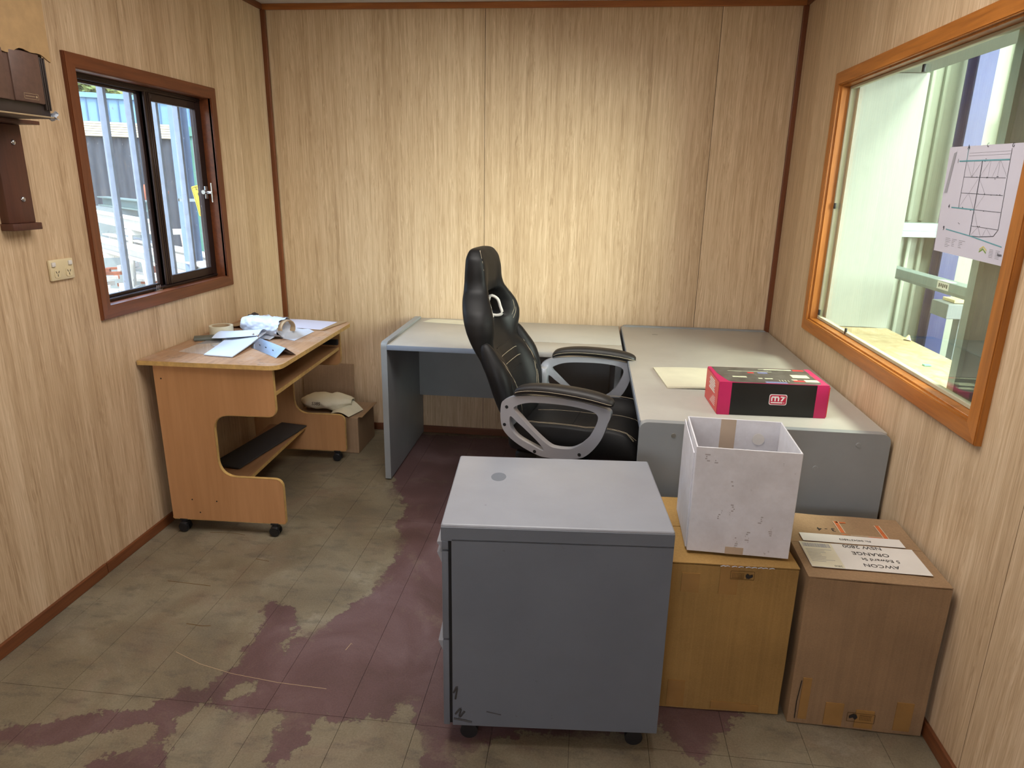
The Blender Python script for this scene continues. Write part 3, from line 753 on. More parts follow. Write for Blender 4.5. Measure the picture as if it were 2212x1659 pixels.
# ------------------------------------------------------------------ left computer desk
pd = empty('computer_desk', (-1.765, 2.547, 0), .035, 'beech laminate computer desk on castors under the left window', 'desk')
prof = [(0, .758), (.506, .758), (.508, .553), (.234, .551), (.234, .268), (.511, .268), (.511, .060), (.004, .060)]
rr = [0, 0, .035, .075, .085, .04, .01, .01]
def side(y0):
    b = B(); b.plate(round_poly(prof, rr, 8), [], lambda a, c, d: Vector((a, y0+d, c)), .016)
    o = b.done('side_panel', 'beech_panel', pd); return o
def edgeband(y0):
    o_ = round_poly(prof, rr, 8); o_ = o_[1:-1]
    b = B(); n = len(o_)
    for k in range(n-1):
        a, c = o_[k], o_[k+1]; t = (c-a)
        if t.length < 1e-5: continue
        t.normalize(); nrm = Vector((t.y, -t.x))*-.0012
        a2, c2 = a+nrm, c+nrm
        b.quad((a2.x, y0-.0003, a2.y), (c2.x, y0-.0003, c2.y), (c2.x, y0+.0163, c2.y), (a2.x, y0+.0163, a2.y))
    b.thicken(.0012)
    b.done('edge_strip', 'beech_edge', pd)
for y0 in (0, .850): side(y0); edgeband(y0)
top = round_poly([(-.055, -.012), (.545, -.022), (.562, .905), (-.03, .92)], [.0, .06, .05, 0], 6)
b = B(); b.plate(top, [], lambda a, c, d: Vector((a, c, .7585+d)), .018); b.done('desk_top', 'worn_beech_top', pd)
b = B(); tt = [Vector((p.x*1.0, p.y)) for p in top]
cc = Vector((.25, .45))
b.plate([p+(p-cc).normalized()*.0018 for p in top], [[p-(p-cc).normalized()*.0005 for p in top]], lambda a, c, d: Vector((a, c, .7583+d)), .0182); b.done('edge_strip', 'beech_edge', pd)
b = B(); b.box(.06, .50, .017, .849, .636, .652); b.done('keyboard_tray', 'beech_shelf', pd)
b = B(); b.box(.5005, .5025, .017, .849, .636, .652); b.done('edge_strip', 'beech_edge', pd)
b = B(); b.box(.09, .29, .017, .849, .184, .200); b.done('lower_shelf', 'beech_shelf', pd)
b = B(); b.box(.2905, .292, .017, .849, .184, .200); b.done('edge_strip', 'beech_edge', pd)
b = B(); b.box(.004, .02, .017, .849, .46, .757); b.done('back_panel', 'beech_shelf', pd)
b = B(); b.box(.15, .498, .838, .8495, .668, .690, bev=.002); b.box(.42, .502, .830, .8495, .665, .693, bev=.002); b.done('drawer_runner', 'black_plastic', pd)
b = B(); b.box(.15, .498, .0165, .030, .668, .690, bev=.002); b.done('drawer_runner', 'black_plastic', pd)
for (u, z) in ((.03, .70), (.10, .155), (.21, .152), (.13, .095)):
    b = B(); b.cyl((u, -.0006, z), (u, .003, z), .0032, n=12); b.done('screw_hole', 'dark_cavity', pd)
for (u, y) in ((.05, .008), (.46, .008), (.05, .858), (.46, .858)):
    e = empty('castor', (u, y, 0)); e.parent = pd
    b = B(); b.box(-.018, .018, -.010, .010, .050, .0595, bev=.002); b.cyl((0, 0, .04), (0, 0, .052), .009); b.done('bracket', 'black_plastic', e)
    b = B(); b.box(-.017, .017, -.020, .020, .024, .047, bev=.008); b.done('hood', 'black_plastic', e, auto=True)
    b = B()
    for s_ in (-1, 1): b.cyl((0, s_*.006, .0225), (0, s_*.021, .0225), .0225, n=24)
    bmesh.ops.bevel(b.bm, geom=[x for x in b.bm.edges if x.calc_face_angle(0) > 1], offset=.004, segments=2, affect='EDGES')
    b.done('wheel', 'black_plastic', e, auto=True)
# things on and in that desk (z of the top = .7767)
ZT = .7768
def sheet(name, mat, corners, label, cat, bend=.0, z0=ZT, th=.0012, fn=None, nu=10, nv=8):
    cs = [Vector(c) for c in corners]
    def P(i, j):
        q = cs[0]*(1-i)*(1-j)+cs[1]*i*(1-j)+cs[2]*i*j+cs[3]*(1-i)*j
        return (q.x, q.y, z0+.0005+(fn(i, j) if fn else 0))
    b = B(); b.grid(P, nu, nv, th); o = b.done(name, mat, auto=True); tag(o, label, cat); return o
b = B(); b.tube([(0, 0, 0)]*0 or [(0, 0, 0), (0, 0, .001)], .001) if False else None
# clear plastic sleeve, papers
sheet('plastic_sleeve', 'clear_film', [(-1.74, 2.70), (-1.50, 2.655), (-1.50, 3.00), (-1.74, 2.985)], 'clear plastic sleeve lying flat under the papers on the beech desk', 'sleeve', th=.0006)
sheet('document_stack', 'white_paper', [(-1.60, 2.655), (-1.465, 2.640), (-1.485, 3.00), (-1.66, 2.985)], 'small stack of white papers at the front of the beech desk', 'papers', z0=ZT+.0015, th=.004,
      fn=lambda i, j: .030*j*max(0, i-.2)+.012*max(0, j-.5))
sheet('folded_sheet', 'white_paper', [(-1.70, 2.90), (-1.49, 2.93), (-1.485, 3.02), (-1.68, 3.02)], 'curled white sheet with a rolled edge behind the stack of papers', 'paper', z0=ZT+.017, th=.0012,
      fn=lambda i, j: .020*math.sin(j*PI)+.018*max(0, i-.2), nv=14)
an = empty('angle_bracket', (-1.35, 2.78, ZT+.001), math.radians(-40), 'galvanised folded steel angle lying near the front edge of beech desk', 'bracket')
b = B(); M = lambda a, c, d: Vector((d, a, c))
b.plate([(-.045, 0), (0, .036), (.045, 0), (.043, -.0), (0, .0335), (-.043, 0)], [], lambda a, c, d: Vector((-.13+d, a, c+.0)), .25); b.done('angle', 'chrome', an)
for x in (-.08, -.02, .05):
    b = B(); b.cyl((x, -.0245, .0172), (x, -.0258, .0190), .0022, n=12); b.done('hole', 'dark_cavity', an)
b = B(); b.sphere((-.15, .0, .045), .006); b.tube([(-.15, 0, .040), (-.147, .01, .02), (-.15, .0, .004)], .0012, 6); b.sphere((-.175, -.01, .047), .005); o = b.done('hook_pins', 'chrome', an, auto=True)
# roll of white plastic
def roll():
    o = empty('white_bag_roll', (-1.52, 3.08, ZT), math.radians(-18), 'crumpled roll of white plastic with a cardboard core on the beech desk', 'roll')
    b = B(); nu, nv = 60, 40; R0 = .052
    L = .235
    def P(i, j):
        a = 2*PI*i; x = -L/2+L*j
        r = R0*(1+.05*math.sin(a*3+j*4))+.006*noise.noise(Vector((math.cos(a)*3, math.sin(a)*3, j*9)))+.004*noise.noise(Vector((math.cos(a)*9, math.sin(a)*9, j*25)))
        r *= .86+.14*math.sin(min(1, j*3.5)*PI/2)
        z = R0*.9+r*math.sin(a)*.88
        return (x+.004*math.sin(a*5), r*math.cos(a)*1.12, max(.0008, z))
    b.grid(P, nu, nv); bmesh.ops.remove_doubles(b.bm, verts=b.bm.verts, dist=1e-5)
    b.done('wrap', 'plastic_bag', o, smooth=True)
    b = B()
    def Q(i, j):                                   # crumpled ends
        a = 2*PI*i; r = R0*.97*(1-j)
        return (L/2-.028*math.sin(j*PI/2)+.012*noise.noise(Vector((i*9 if i < 1 else 0, j*4, 3))), r*math.cos(a)*1.1, R0*.9+r*math.sin(a)*.86)
    b.grid(Q, 40, 10); b.done('crumpled_end', 'plastic_bag', o, smooth=True); b = B(); b.grid(lambda i, j: (-L/2+.0+.02*j, R0*.85*(1-j)*math.cos(2*PI*i)*1.1, R0*.9+R0*.72*(1-j)*math.sin(2*PI*i)), 24, 4)
    b.done('crumpled_end', 'plastic_bag', o, smooth=True)
    b = B()
    pts = [Vector((0, .046*math.cos(a), .046*math.sin(a))) for a in [k*PI*1.2/14-.55 for k in range(15)]]
    for k in range(14):
        for xx in (0,):
            a, c = pts[k], pts[k+1]
            b.quad((L/2-.01, a.y*1.02, .047+a.z*.86), (L/2+.018, a.y*1.02, .047+a.z*.86), (L/2+.018, c.y*1.02, .047+c.z*.86), (L/2-.01, c.y*1.02, .047+c.z*.86))
    b.thicken(.004)
    b.done('core_ring', 'card_core', o)
    b = B(); b.grid(lambda i, j: (-.11+.2*i, -.045-.035*j, .012*(1-j)**2+.0015+.003*abs(math.sin(i*9+j*3))), 12, 6, .0008); b.done('loose_flap', 'plastic_bag', o, smooth=True)
roll()
sheet('loose_sheet', 'white_paper', [(-1.43, 3.03), (-1.345, 2.99), (-1.335, 3.20), (-1.40, 3.20)], 'white sheet of paper between the white roll and the clipboard', 'paper', fn=lambda i, j: .035*max(0, math.sin(j*PI))*(1-i)**2+.012*math.sin(i*PI)*j)
cbd = empty('clipboard', (-1.44, 3.35, ZT), 0, 'brown clipboard holding pale lilac paper at the back corner of beech desk', 'clipboard')
b = B(); b.plate(round_poly([(-.17, -.09), (.14, -.125), (.185, .115), (-.175, .09)], .018), [], lambda a, c, d: Vector((a, c, .0005+d)), .004); b.done('board', 'tape_brown', cbd)
b = B(); b.grid(lambda i, j: (-.175+.30*i+.015*j, -.10-.02*i+.20*j, .0055+.002*math.sin(i*4)), 8, 6, .0012); b.done('paper', 'plan_paper', cbd)
b = B(); b.cyl((-.165, .095, .012), (-.135, .095, .012), .006, n=12); b.box(-.17, -.13, .085, .10, .005, .010); b.done('clip', 'chrome', cbd)
tp = empty('packing_tape_roll', (-1.728, 3.04, ZT), 0, 'beige roll of packing tape standing flat by the left wall', 'tape roll')
def ring(b, r0, r1, z0, z1, n=40):
    o_ = [Vector((r1*math.cos(2*PI*k/n), r1*math.sin(2*PI*k/n))) for k in range(n)]; i_ = [Vector((r0*math.cos(2*PI*k/n), r0*math.sin(2*PI*k/n))) for k in range(n)]
    b.plate(o_, [i_], lambda a, c, d: Vector((a, c, z0+d)), z1-z0)
b = B(); ring(b, .042, .054, .0006, .048); b.done('tape', 'cream_paper', tp, auto=True)
b = B(); ring(b, .038, .0415, .0008, .0475); b.done('core', 'card_core', tp, auto=True)
b = B(); b.box(-.06, .06, -.03, .03, .0006, .016, bev=.005); o = b.done('rubber_block', 'olive_rubber', auto=True); o.location = (-1.745, 2.945, ZT); o.rotation_euler = (0, 0, .5)
tag(o, 'flat olive grey rubber block in front of the tape roll', 'block')
tb = B(); tb.grid(lambda i, j: (-1.81+.15*i, 3.20+.13*j, ZT+.0008+.022*math.sin(i*PI)*(.6+.4*math.sin(j*6))+.004*math.sin(i*11+j*5)), 14, 12, .0014)
tag(tb.done('kraft_envelope', 'tape_brown', smooth=True), 'crumpled tan kraft paper behind the tape roll', 'paper')
def lump(name, mat, c, r, sc_, label, cat, seed, amp=.35):
    b = B(); vs = b.sphere((0, 0, 0), 1, 20, 14)
    for v in vs:
        n_ = noise.noise(v.co*1.7+Vector((seed, 0, 0)))+.5*noise.noise(v.co*4+Vector((0, seed, 0)))
        v.co *= (1+amp*n_); v.co = Vector((v.co.x*r*sc_[0], v.co.y*r*sc_[1], v.co.z*r*sc_[2]))
    mz = min(v.co.z for v in vs)
    for v in vs: v.co.z = max(v.co.z, mz*.6)-mz*.6
    o = b.done(name, mat, smooth=True); o.location = c; return tag(o, label, cat)
lump('dark_rag', 'dark_rag', (-1.725, 3.36, ZT+.001), .035, (1.0, .9, .8), 'crumpled dark brown rag behind the white roll', 'rag', 3.3)
lump('tissue_ball', 'plastic_bag', (-1.672, 3.405, ZT+.001), .026, (1, .9, .7), 'small crumpled white tissue next to the dark rag', 'tissue', 8.1)
b = B(); b.box(-.05, .05, -.03, .03, .0008, .010, bev=.002); o = b.done('black_folder', 'black_folder'); o.location = (-1.62, 3.415, ZT); o.rotation_euler = (0, 0, .3); tag(o, 'thin dark blue folder tucked behind the white roll', 'folder')
# dark board on the lower shelf, cobwebs
b = B(); b.box(-.075, .075, -.30, .30, 0, .008, bev=.001); o = b.done('grey_board', 'grey_panel'); MATS_ = None
o.data.materials.clear(); plain('dark_board', (58, 58, 60), .6); o.data.materials.append(MATS['dark_board'])
o.location = (-1.60, 3.09, .206); o.rotation_euler = (0, .02, -.13); tag(o, 'dark grey offcut board lying on the lower shelf of beech desk', 'board')
b = B()
for pts in ([(-1.68, 2.70, .20), (-1.66, 2.72, .26), (-1.67, 2.73, .33)], [(-1.74, 2.68, .31), (-1.68, 2.72, .27), (-1.62, 2.74, .24)], [(-1.70, 2.69, .22), (-1.67, 2.73, .27), (-1.63, 2.72, .22)]):
    b.tube(smooth2d(pts, 5, False), .0008, 5)
tag(b.done('cobweb', 'cobweb'), 'wisps of cobweb hanging over the lower shelf of the beech desk', 'cobweb')
# behind that desk: cardboard, posted bag, flat carton
b = B(); b.box(-.16, .16, -.004, .004, 0, .42, bev=.001); o = b.done('cardboard_sheet', 'grey_card'); o.location = (-1.56, 3.90, .002); o.rotation_euler = (math.radians(-3), 0, 0)
tag(o, 'brown cardboard sheet leaning on the back wall behind the beech desk', 'cardboard')
fc = empty('flat_carton', (-1.42, 3.66, 0), 0, 'low brown carton on the floor behind the beech desk', 'carton')
b = B(); b.box(-.20, .17, -.13, .16, .001, .215, bev=.003); b.done('carton', 'grey_card', fc)
b = B(); b.grid(lambda i, j: (.172+.03*j*0+.02*i, -.12+.28*j, .216-.03*i*0), 2, 2, .002); b.done('flap', 'kraft_card', fc)
mb = empty('mail_bag', (-1.47, 3.66, .217), 0, 'crumpled white postal bag with handwriting on the carton behind desk', 'bag')
b = B()
def PB(i, j):
    a = 2*PI*i; env = math.sin(max(.02, min(.98, j))*PI)**.35
    x = -.15+.30*j; yy = .085*math.cos(a)*env; zz = .045*math.sin(a)*env
    n_ = noise.noise(Vector((x*22, math.cos(a)*2, math.sin(a)*2)))
    return (x, yy+.012*n_, max(.001, .048+zz+.010*n_))
b.grid(PB, 30, 26); bmesh.ops.remove_doubles(b.bm, verts=b.bm.verts, dist=1e-4); b.done('bag', 'cream_paper', mb, smooth=True)
M = Matrix.Translation((-.06, -.098, .050)) @ Matrix.Rotation(math.radians(62), 4, 'X'); text_mesh('S38S', .026, M, .0006, 'label_black', 'handwriting', mb)
sheet('wrapping_paper', 'cream_paper', [(-1.42, 3.56), (-1.30, 3.52), (-1.26, 3.66), (-1.40, 3.72)], 'curled paper strip beside the postal bag on the carton', 'paper', z0=.218, fn=lambda i, j: .055*(1-i)*j+.02*math.sin(i*3))

# ------------------------------------------------------------------ left-hand grey desk
ld = empty('straight_desk', (-.975, 3.21, 0), 0, 'grey laminate desk along the back wall, left of the corner', 'desk')
def rounded_panel(w0, w1, z0, z1, r, M, t):
    b = B(); b.plate(round_poly([(w0, z0), (w1, z0), (w1, z1), (w0, z1)], [.002, .002, r, r], 6), [], M, t); return b
def LP(b, name, mat): bmesh.ops.translate(b.bm, verts=b.bm.verts, vec=-Vector((-.975, 3.21, 0))); return b.done(name, mat, ld, auto=True)
b = rounded_panel(3.205, 3.925, .008, .737, .03, lambda a, c, d: Vector((-1.0+d, a, c)), .030); bmesh.ops.bevel(b.bm, geom=[e for e in b.bm.edges if e.calc_face_angle(0) > 1.2], offset=.004, segments=2, affect='EDGES'); LP(b, 'end_panel', 'grey_panel')
b = rounded_panel(3.205, 3.80, .008, .715, .03, lambda a, c, d: Vector((.15+d, a, c)), .028); LP(b, 'end_panel', 'grey_panel')
b = B(); b.box(-.969, -.402, 3.207, 3.925, .700, .725, bev=.002); LP(b, 'top_panel', 'grey_laminate_top')
b = B(); b.box(-.3985, .186, 3.424, 3.905, .700, .725, bev=.003); LP(b, 'top_panel', 'grey_laminate_top')
b = B(); b.box(-.3985, .186, 3.195, 3.418, .700, .725, bev=.003); LP(b, 'top_panel', 'grey_laminate_top')
b = B(); b.box(-.969, .186, 3.203, 3.2065, .699, .7235, bev=.001); LP(b, 'edge_strip', 'blue_grey_edge')
b = B(); b.box(-.969, .15, 3.845, 3.863, .272, .699); LP(b, 'modesty_panel', 'grey_panel')
for yy in (3.27, 3.87):
    b = B(); b.cyl((-.99, yy, 0), (-.99, yy, .008), .014); LP(b, 'levelling_foot', 'screw_metal')
sheet('torn_laminate', 'cream_paper', [(-.93, 3.80), (-.52, 3.74), (-.52, 3.87), (-.90, 3.90)], 'pale torn sticker residue at back of the straight grey desk', 'sticker', z0=.725, th=.0005)

# ------------------------------------------------------------------ right-hand desk
rd = empty('side_desk', (.60, 2.24, 0), 0, 'large grey laminate desk along the right wall carrying the magenta box', 'desk')
def RP(b, name, mat): bmesh.ops.translate(b.bm, verts=b.bm.verts, vec=-Vector((.60, 2.24, 0))); return b.done(name, mat, rd, auto=True)
def endp(y0):
    b = rounded_panel(.200, 1.016, .010, .731, .032, lambda a, c, d: Vector((a, y0+d, c)), .030)
    bmesh.ops.bevel(b.bm, geom=[e for e in b.bm.edges if e.calc_face_angle(0) > 1.2], offset=.004, segments=2, affect='EDGES'); return b
RP(endp(2.235), 'end_panel', 'grey_panel'); RP(endp(3.895), 'end_panel', 'grey_panel')
b = B(); b.box(.203, 1.014, 2.266, 3.894, .700, .7265, bev=.003); RP(b, 'desk_top', 'grey_laminate_top')
b = B(); b.box(.1995, .2028, 2.266, 3.894, .700, .7255, bev=.001); RP(b, 'edge_strip', 'blue_grey_edge')
b = B(); b.box(.955, .973, 2.266, 3.894, .30, .699); RP(b, 'modesty_panel', 'grey_panel')
for x, z in ((.315, .688), (.915, .690), (.79, .60)):
    b = B(); b.cyl((x, 2.2352, z), (x, 2.2328, z), .0085, .0075, 20); RP(b, 'screw_cap', 'screw_metal' if x < .4 else 'grey_panel')
b = B(); b.tube([(.36, 3.70, .7268), (.375, 3.706, .7268), (.39, 3.702, .7268)], .002, 6, rz=.2); RP(b, 'pen_mark', 'dark_cavity')
# note pad
b = B(); b.grid(lambda i, j: (.304+(.56-.304)*i+.03*(1-j)*(1-i*.3), 2.669+.30*j+.012*i, .7272+.0055*0+.004*math.sin(i*2.5)), 8, 6, .007)
tag(b.done('note_pad', 'cream_paper'), 'thin cream note pad lying left of the magenta and black box', 'pad')
# M7 tool box
mx = empty('tool_carton', (.4776, 2.374, .7268), .0392, 'black and magenta carton with an m7 logo on the right desk', 'carton')
W7, D7, H7 = .3732, .2123, .119
b = B(); b.box(0, W7, 0, D7, 0, H7, bev=.0015, seg=1); b.done('carton', 'black_print', mx)
b = B(); b.box(-.0008, .042, -.0008, D7, .0, H7-.0005); b.done('side_band', 'magenta_print', mx)
b = B(); b.box(W7-.040, W7+.0008, -.0008, D7, 0, H7-.0005); b.done('side_band', 'magenta_print', mx)
b = B(); b.box(-.0022, -.0012, .004, D7-.002, .002, H7-.004); b.done('end_flap', 'red_print', mx)
b = B(); b.box(W7+.001, W7+.004, -.001, D7-.01, .004, H7-.006); b.done('end_flap', 'red_print', mx)
b = B(); b.box(.0, W7, .0, D7, H7, H7+.0008); b.done('top_sheet', 'magenta_print', mx)
b = B(); b.plate(round_poly([(.035, .003), (W7-.02, .003), (W7-.02, D7-.002), (.012, D7-.002), (.014, D7*.55)], [.03, .03, .004, .002, .01]), [], lambda a, c, d: Vector((a, c, H7+.0008+d)), .0004); b.done('top_print', 'top_print', mx)
def pr(name, mat, rects, z=H7+.0013):
    b = B()
    for x0, x1, y0, y1 in rects: b.box(x0, x1, y0, y1, z, z+.0002)
    tag(b.done(name, mat, mx), kind='stuff')
pr('top_print', 'print_pale', [(.20, .30, .185, .196), (.18, .20, .190, .194), (.06, .11, .070, .084), (.148, .162, .058, .068), (.17, .198, .058, .068), (.215, .217, .03, .05), (.225, .227, .03, .05), (.235, .237, .03, .05), (.245, .247, .03, .05), (.262, .282, .052, .062), (.305, .352, .034, .062), (.275, .335, .085, .125), (.06, .22, .155, .158)])
pr('top_print', 'red_print', [(.305, .345, .180, .198), (.265, .303, .034, .050), (.128, .150, .13, .145), (.35, .352, .07, .14)])
pr('top_print', 'print_blue', [(.16, .235, .004, .024), (.165, .20, .13, .15)])
b = B()
for i in range(6): b.box(-.0028, -.0023, .055+.006*(i % 3), .15-.010*(i % 2), .060+i*.008, .065+i*.008)
for i in range(5): b.box(-.0028, -.0023, .04+.005*i*0, .12-.01*i, .018+i*.007, .020+i*.007)
b.done('end_print', 'label_white', mx)
cx, cz = .205, .062
def rrect(w_, h_, r, mat, y):
    b = B(); b.plate(round_poly([(cx-w_, cz-h_), (cx+w_, cz-h_), (cx+w_, cz+h_), (cx-w_, cz+h_)], r, 6), [], lambda a, c, d: Vector((a, y-d, c)), .0004); b.done('logo', mat, mx)
rrect(.0305, .0195, .008, 'logo_white', -.0003); rrect(.0280, .0170, .007, 'logo_red', -.0008)
b = B(); y = -.0012
b.box(cx-.024, cx+.016, y-.0004, y, cz-.0125, cz-.0085)
for x in (-.024, -.0125, -.001):
    b.box(cx+x, cx+x+.0048, y-.0004, y, cz-.0050, cz+.0085)
b.box(cx-.021, cx-.001+.002, y-.0004, y, cz+.0075, cz+.0125)
b.box(cx-.0225, cx+.0015, y-.0004, y, cz+.0070, cz+.0115)
b.box(cx+.008, cx+.024, y-.0004, y, cz+.0082, cz+.0125)
b.plate([(cx+.024, cz+.0125), (cx+.0185, cz+.0125), (cx+.0085, cz-.005), (cx+.0145, cz-.005)], [], lambda a, c, d: Vector((a, y-d, c)), .0004)
b.cyl((cx+.021, y-.0004, cz-.0105), (cx+.021, y, cz-.0105), .0018, n=10)
b.done('logo', 'logo_white', mx)

# ------------------------------------------------------------------ mobile pedestal
pe = empty('mobile_pedestal', (-.3387, 1.5259, 0), .075, 'grey metal mobile drawer pedestal standing in the foreground', 'drawer unit')
PW, PD, Z0, Z1 = .588, .455, .062, .676
b = B(); b.box(.027, PW, 0, PD, Z0, Z1-.022, bev=.002); b.done('carcass', 'pedestal_shaded_paint', pe, auto=True)
b = B(); b.box(.0, PW, 0, PD, Z1-.045, Z1, bev=.006, seg=3); b.done('top_cover', 'pedestal_lit_paint', pe, auto=True)
b = B(); b.box(.0005, PW-.0005, -.0012, .003, Z1-.046, Z1-.007, bev=.001); b.box(.027, PW-.0005, -.0012, .003, Z0, Z1-.04, bev=.001); b.done('side_skin', 'pedestal_shaded_paint', pe)
b = B(); b.box(.019, .027, .004, PD-.004, Z0+.004, Z1-.05); b.done('gap', 'dark_cavity', pe)
for z0, z1 in ((Z1-.073, Z1-.048), (.338, Z1-.077), (.060, .334)):
    d_ = empty('drawer', (0, 0, 0)); d_.parent = pe
    b = B(); b.box(.002, .019, .002, PD-.002, z0, z1, bev=.002); b.done('drawer_front', 'pedestal_shaded_paint', d_, auto=True)
    b = B(); b.plate([(.002, z1-.003), (-.010, z1-.003), (-.008, z1-.010), (.002, z1-.034 if z1-z0 > .1 else z1-.02)], [], lambda a, c, d: Vector((a, .004+d, c)), PD-.008); b.done('pull_lip', 'pedestal_lit_paint', d_)
for x, y in ((.07, .04), (.53, .04), (.07, .41), (.53, .41)):
    e = empty('castor', (x, y, 0)); e.parent = pe
    b = B(); b.box(-.030, .030, -.022, .022, .048, .0615, bev=.003); b.done('bracket', 'black_plastic', e)
    b = B(); b.cyl((0, -.02, .0245), (0, .02, .0245), .0245, n=24); b.done('wheel', 'black_plastic', e, auto=True)
b = B(); b.plate(smooth2d([(.13+.022*math.cos(a), .30+.030*math.sin(a)) for a in [k*PI/4 for k in range(8)]], 4), [], lambda a, c, d: Vector((a+.02*(c-.3), c, Z1+d)), .0002); o = b.done('ring_stain', 'pedestal_shaded_paint', pe)
b = B()
for pts in ([(.035, .10), (.05, .12), (.045, .09), (.06, .11)], [(.03, .17), (.04, .19), (.035, .15)], [(.03, .085), (.06, .08), (.08, .075)]):
    b.tube([(x, -.0018, z) for x, z in smooth2d(pts, 4, False)], .0028, 6)
b.tube([(.12, -.0016, .112), (.16, -.0016, .103)], .0016, 6)
o = b.done('scuff', 'dark_board', pe); o['kind'] = 'stuff'

# ------------------------------------------------------------------ cartons on the floor
def stamp(root, x, z, s_, flip, y=-.0012):
    """printed recycling stamp: frame, rows of marks and a small silhouette"""
    b = B(); w_, h_ = .033*s_, .0135*s_; M = lambda a, c, d: Vector((x+(a*(-1 if flip else 1)), y-d, z+(c*(-1 if flip else 1))))
    b.plate(round_poly([(-w_, -h_), (w_, -h_), (w_, h_), (-w_, h_)], .002), [round_poly([(-w_+.0012, -h_+.0012), (w_-.0012, -h_+.0012), (w_-.0012, h_-.0012), (-w_+.0012, h_-.0012)], .0015)], M, .0003)
    for r in range(4):
        for k in range(8):
            cx_, cz_ = -.004+k*.0042, .006-r*.0042
            b.plate([(cx_, cz_), (cx_+.0024, cz_), (cx_+.0024, cz_+.0020), (cx_, cz_+.0020)], [], M, .0003)
    b.plate([(-.004, .0092), (.03, .0092), (.03, .0102), (-.004, .0102)], [], M, .0003)
    b.done('stamp', 'stamp_brown', root)
    b = B()
    aus = [(-.0285, .0035), (-.025, .006), (-.021, .0085), (-.0175, .0105), (-.015, .0085), (-.0125, .0108), (-.0105, .006), (-.0085, .002), (-.0095, -.002), (-.0125, -.0055), (-.0145, -.0068), (-.0165, -.0035), (-.0195, -.0005), (-.0235, -.0028), (-.0275, -.004), (-.0285, -.001)]
    b.plate([(p[0]*s_, p[1]*s_) for p in aus], [], M, .0004)
    b.done('stamp', 'label_black', root)
bl = empty('amber_carton', (.2733, 1.7449, 0), .0327, 'closed amber brown carton standing under the white box', 'carton')
WL_, DL_, HL_ = .3484, .42, .490
def bumpy_box(b, x0, x1, y0, y1, z0, z1, amp=.0025, n=10, seed=0.0):
    vs = b.box(x0, x1, y0, y1, z0, z1)
    es = list({e for v in vs for e in v.link_edges})
    bmesh.ops.subdivide_edges(b.bm, edges=es, cuts=n, use_grid_fill=True)
    for v in b.bm.verts:
        k = noise.noise_vector(v.co*6+Vector((seed, 0, 0)))
        v.co += Vector((k.x, k.y, k.z if v.co.z > z0+.01 else 0))*amp
def carton(root, W_, D_, H_, mat, seed):
    b = B(); bumpy_box(b, 0, W_, 0, D_, .0025, H_-.004, .0025, 12, seed); b.done('carton_body', mat, root, auto=True)
    b = B(); b.box(.001, W_-.001, D_*.488, D_*.512, H_-.0042, H_-.0030); b.done('flap_gap', 'dark_cavity', root)
    for y0, y1, nm in ((.0, D_*.497, 'flap'), (D_*.503, D_, 'flap')):
        b = B(); b.grid(lambda i, j: (-.001+(W_+.002)*i, y0+(y1-y0)*j, H_-.0015+.0035*math.sin(i*PI)*((j if y0 == 0 else 1-j))+.002*noise.noise(Vector((i*4, j*3, seed)))), 14, 8, .003); b.done(nm, mat, root, smooth=False)
carton(bl, WL_, DL_, HL_, 'amber_card', 1.2)
def tape(root, q, mat='tape_clear', name='tape'):
    b = B(); b.box(*q); b.done(name, mat, root)
tape(bl, (.135, .185, -.0035, .0, .40, HL_+.003)); tape(bl, (.03, .08, -.0034, 0, .40, .46)); tape(bl, (.02, .07, -.0034, 0, .01, .10)); tape(bl, (.15, .24, -.0034, 0, .01, .035)); tape(bl, (.24, .29, -.0033, 0, .01, .03))
stamp(bl, .195, .463, 1.0, True, -.004)
b = B()
for k in range(9):
    x = .13+k*.017+random.uniform(-.004, .004); b.tube([(x, -.004, HL_-.002), (x+.008, -.006, HL_+.002), (x+.014, -.004, HL_-.001)], .0009, 5)
b.done('tape_wrinkle', 'plastic_bag', bl)
bk = empty('kraft_carton', (.6400, 1.7314, 0), -.0218, 'closed brown carton with a large address label, against the right wall', 'carton')
WR_, DR_, HR_ = .368, .3887, .484
carton(bk, WR_, DR_, HR_, 'kraft_card', 5.2)
bk.rotation_euler = (0, 0, -.0218)
for q in ((.10, .15, -.0036, 0, .01, .085), (.185, .235, -.0036, 0, .01, .07), (.29, .335, -.0036, 0, .015, .11), (.028, .052, -.0034, 0, .02, .16)): tape(bk, q)
stamp(bk, .20, .045, 1.15, False, -.004)
b = B(); b.tube([(.020, -.003, .02), (.019, -.003, .08), (.024, -.003, .15)], .0012, 5); b.done('crease', 'dark_cavity', bk)
# address label in two halves either side of the flap gap, lettering upside down (read from the far side)
ZL = HR_+.0058
b = B(); b.box(.02, .338, .048, .190, ZL, ZL+.0006); b.done('address_label', 'label_white', bk)
b = B(); b.box(.035, .325, .198, .247, ZL, ZL+.0006); b.done('address_label', 'label_white', bk)
b = B(); b.box(.021, .110, .050, .188, ZL+.0007, ZL+.0010); b.done('postage_label', 'cream_paper', bk)
b = B()
x = .026
while x < .104:
    w_ = random.choice((.0008, .0014, .0022)); b.box(x, x+w_, .160, .182, ZL+.0011, ZL+.0014); x += w_+random.choice((.0009, .0016))
for i in range(9):
    b.box(.028, random.uniform(.06, .10), .146-i*.0085, .1472-i*.0085, ZL+.0011, ZL+.0014)
b.done('barcode', 'ink_grey', bk)
def lab(txt, xr, y, size, z=ZL+.0012, mat='label_black'):
    M = Matrix.Translation((xr, y, z)) @ Matrix.Rotation(PI, 4, 'Z'); text_mesh(txt, size, M, .0001, mat, 'lettering', bk)
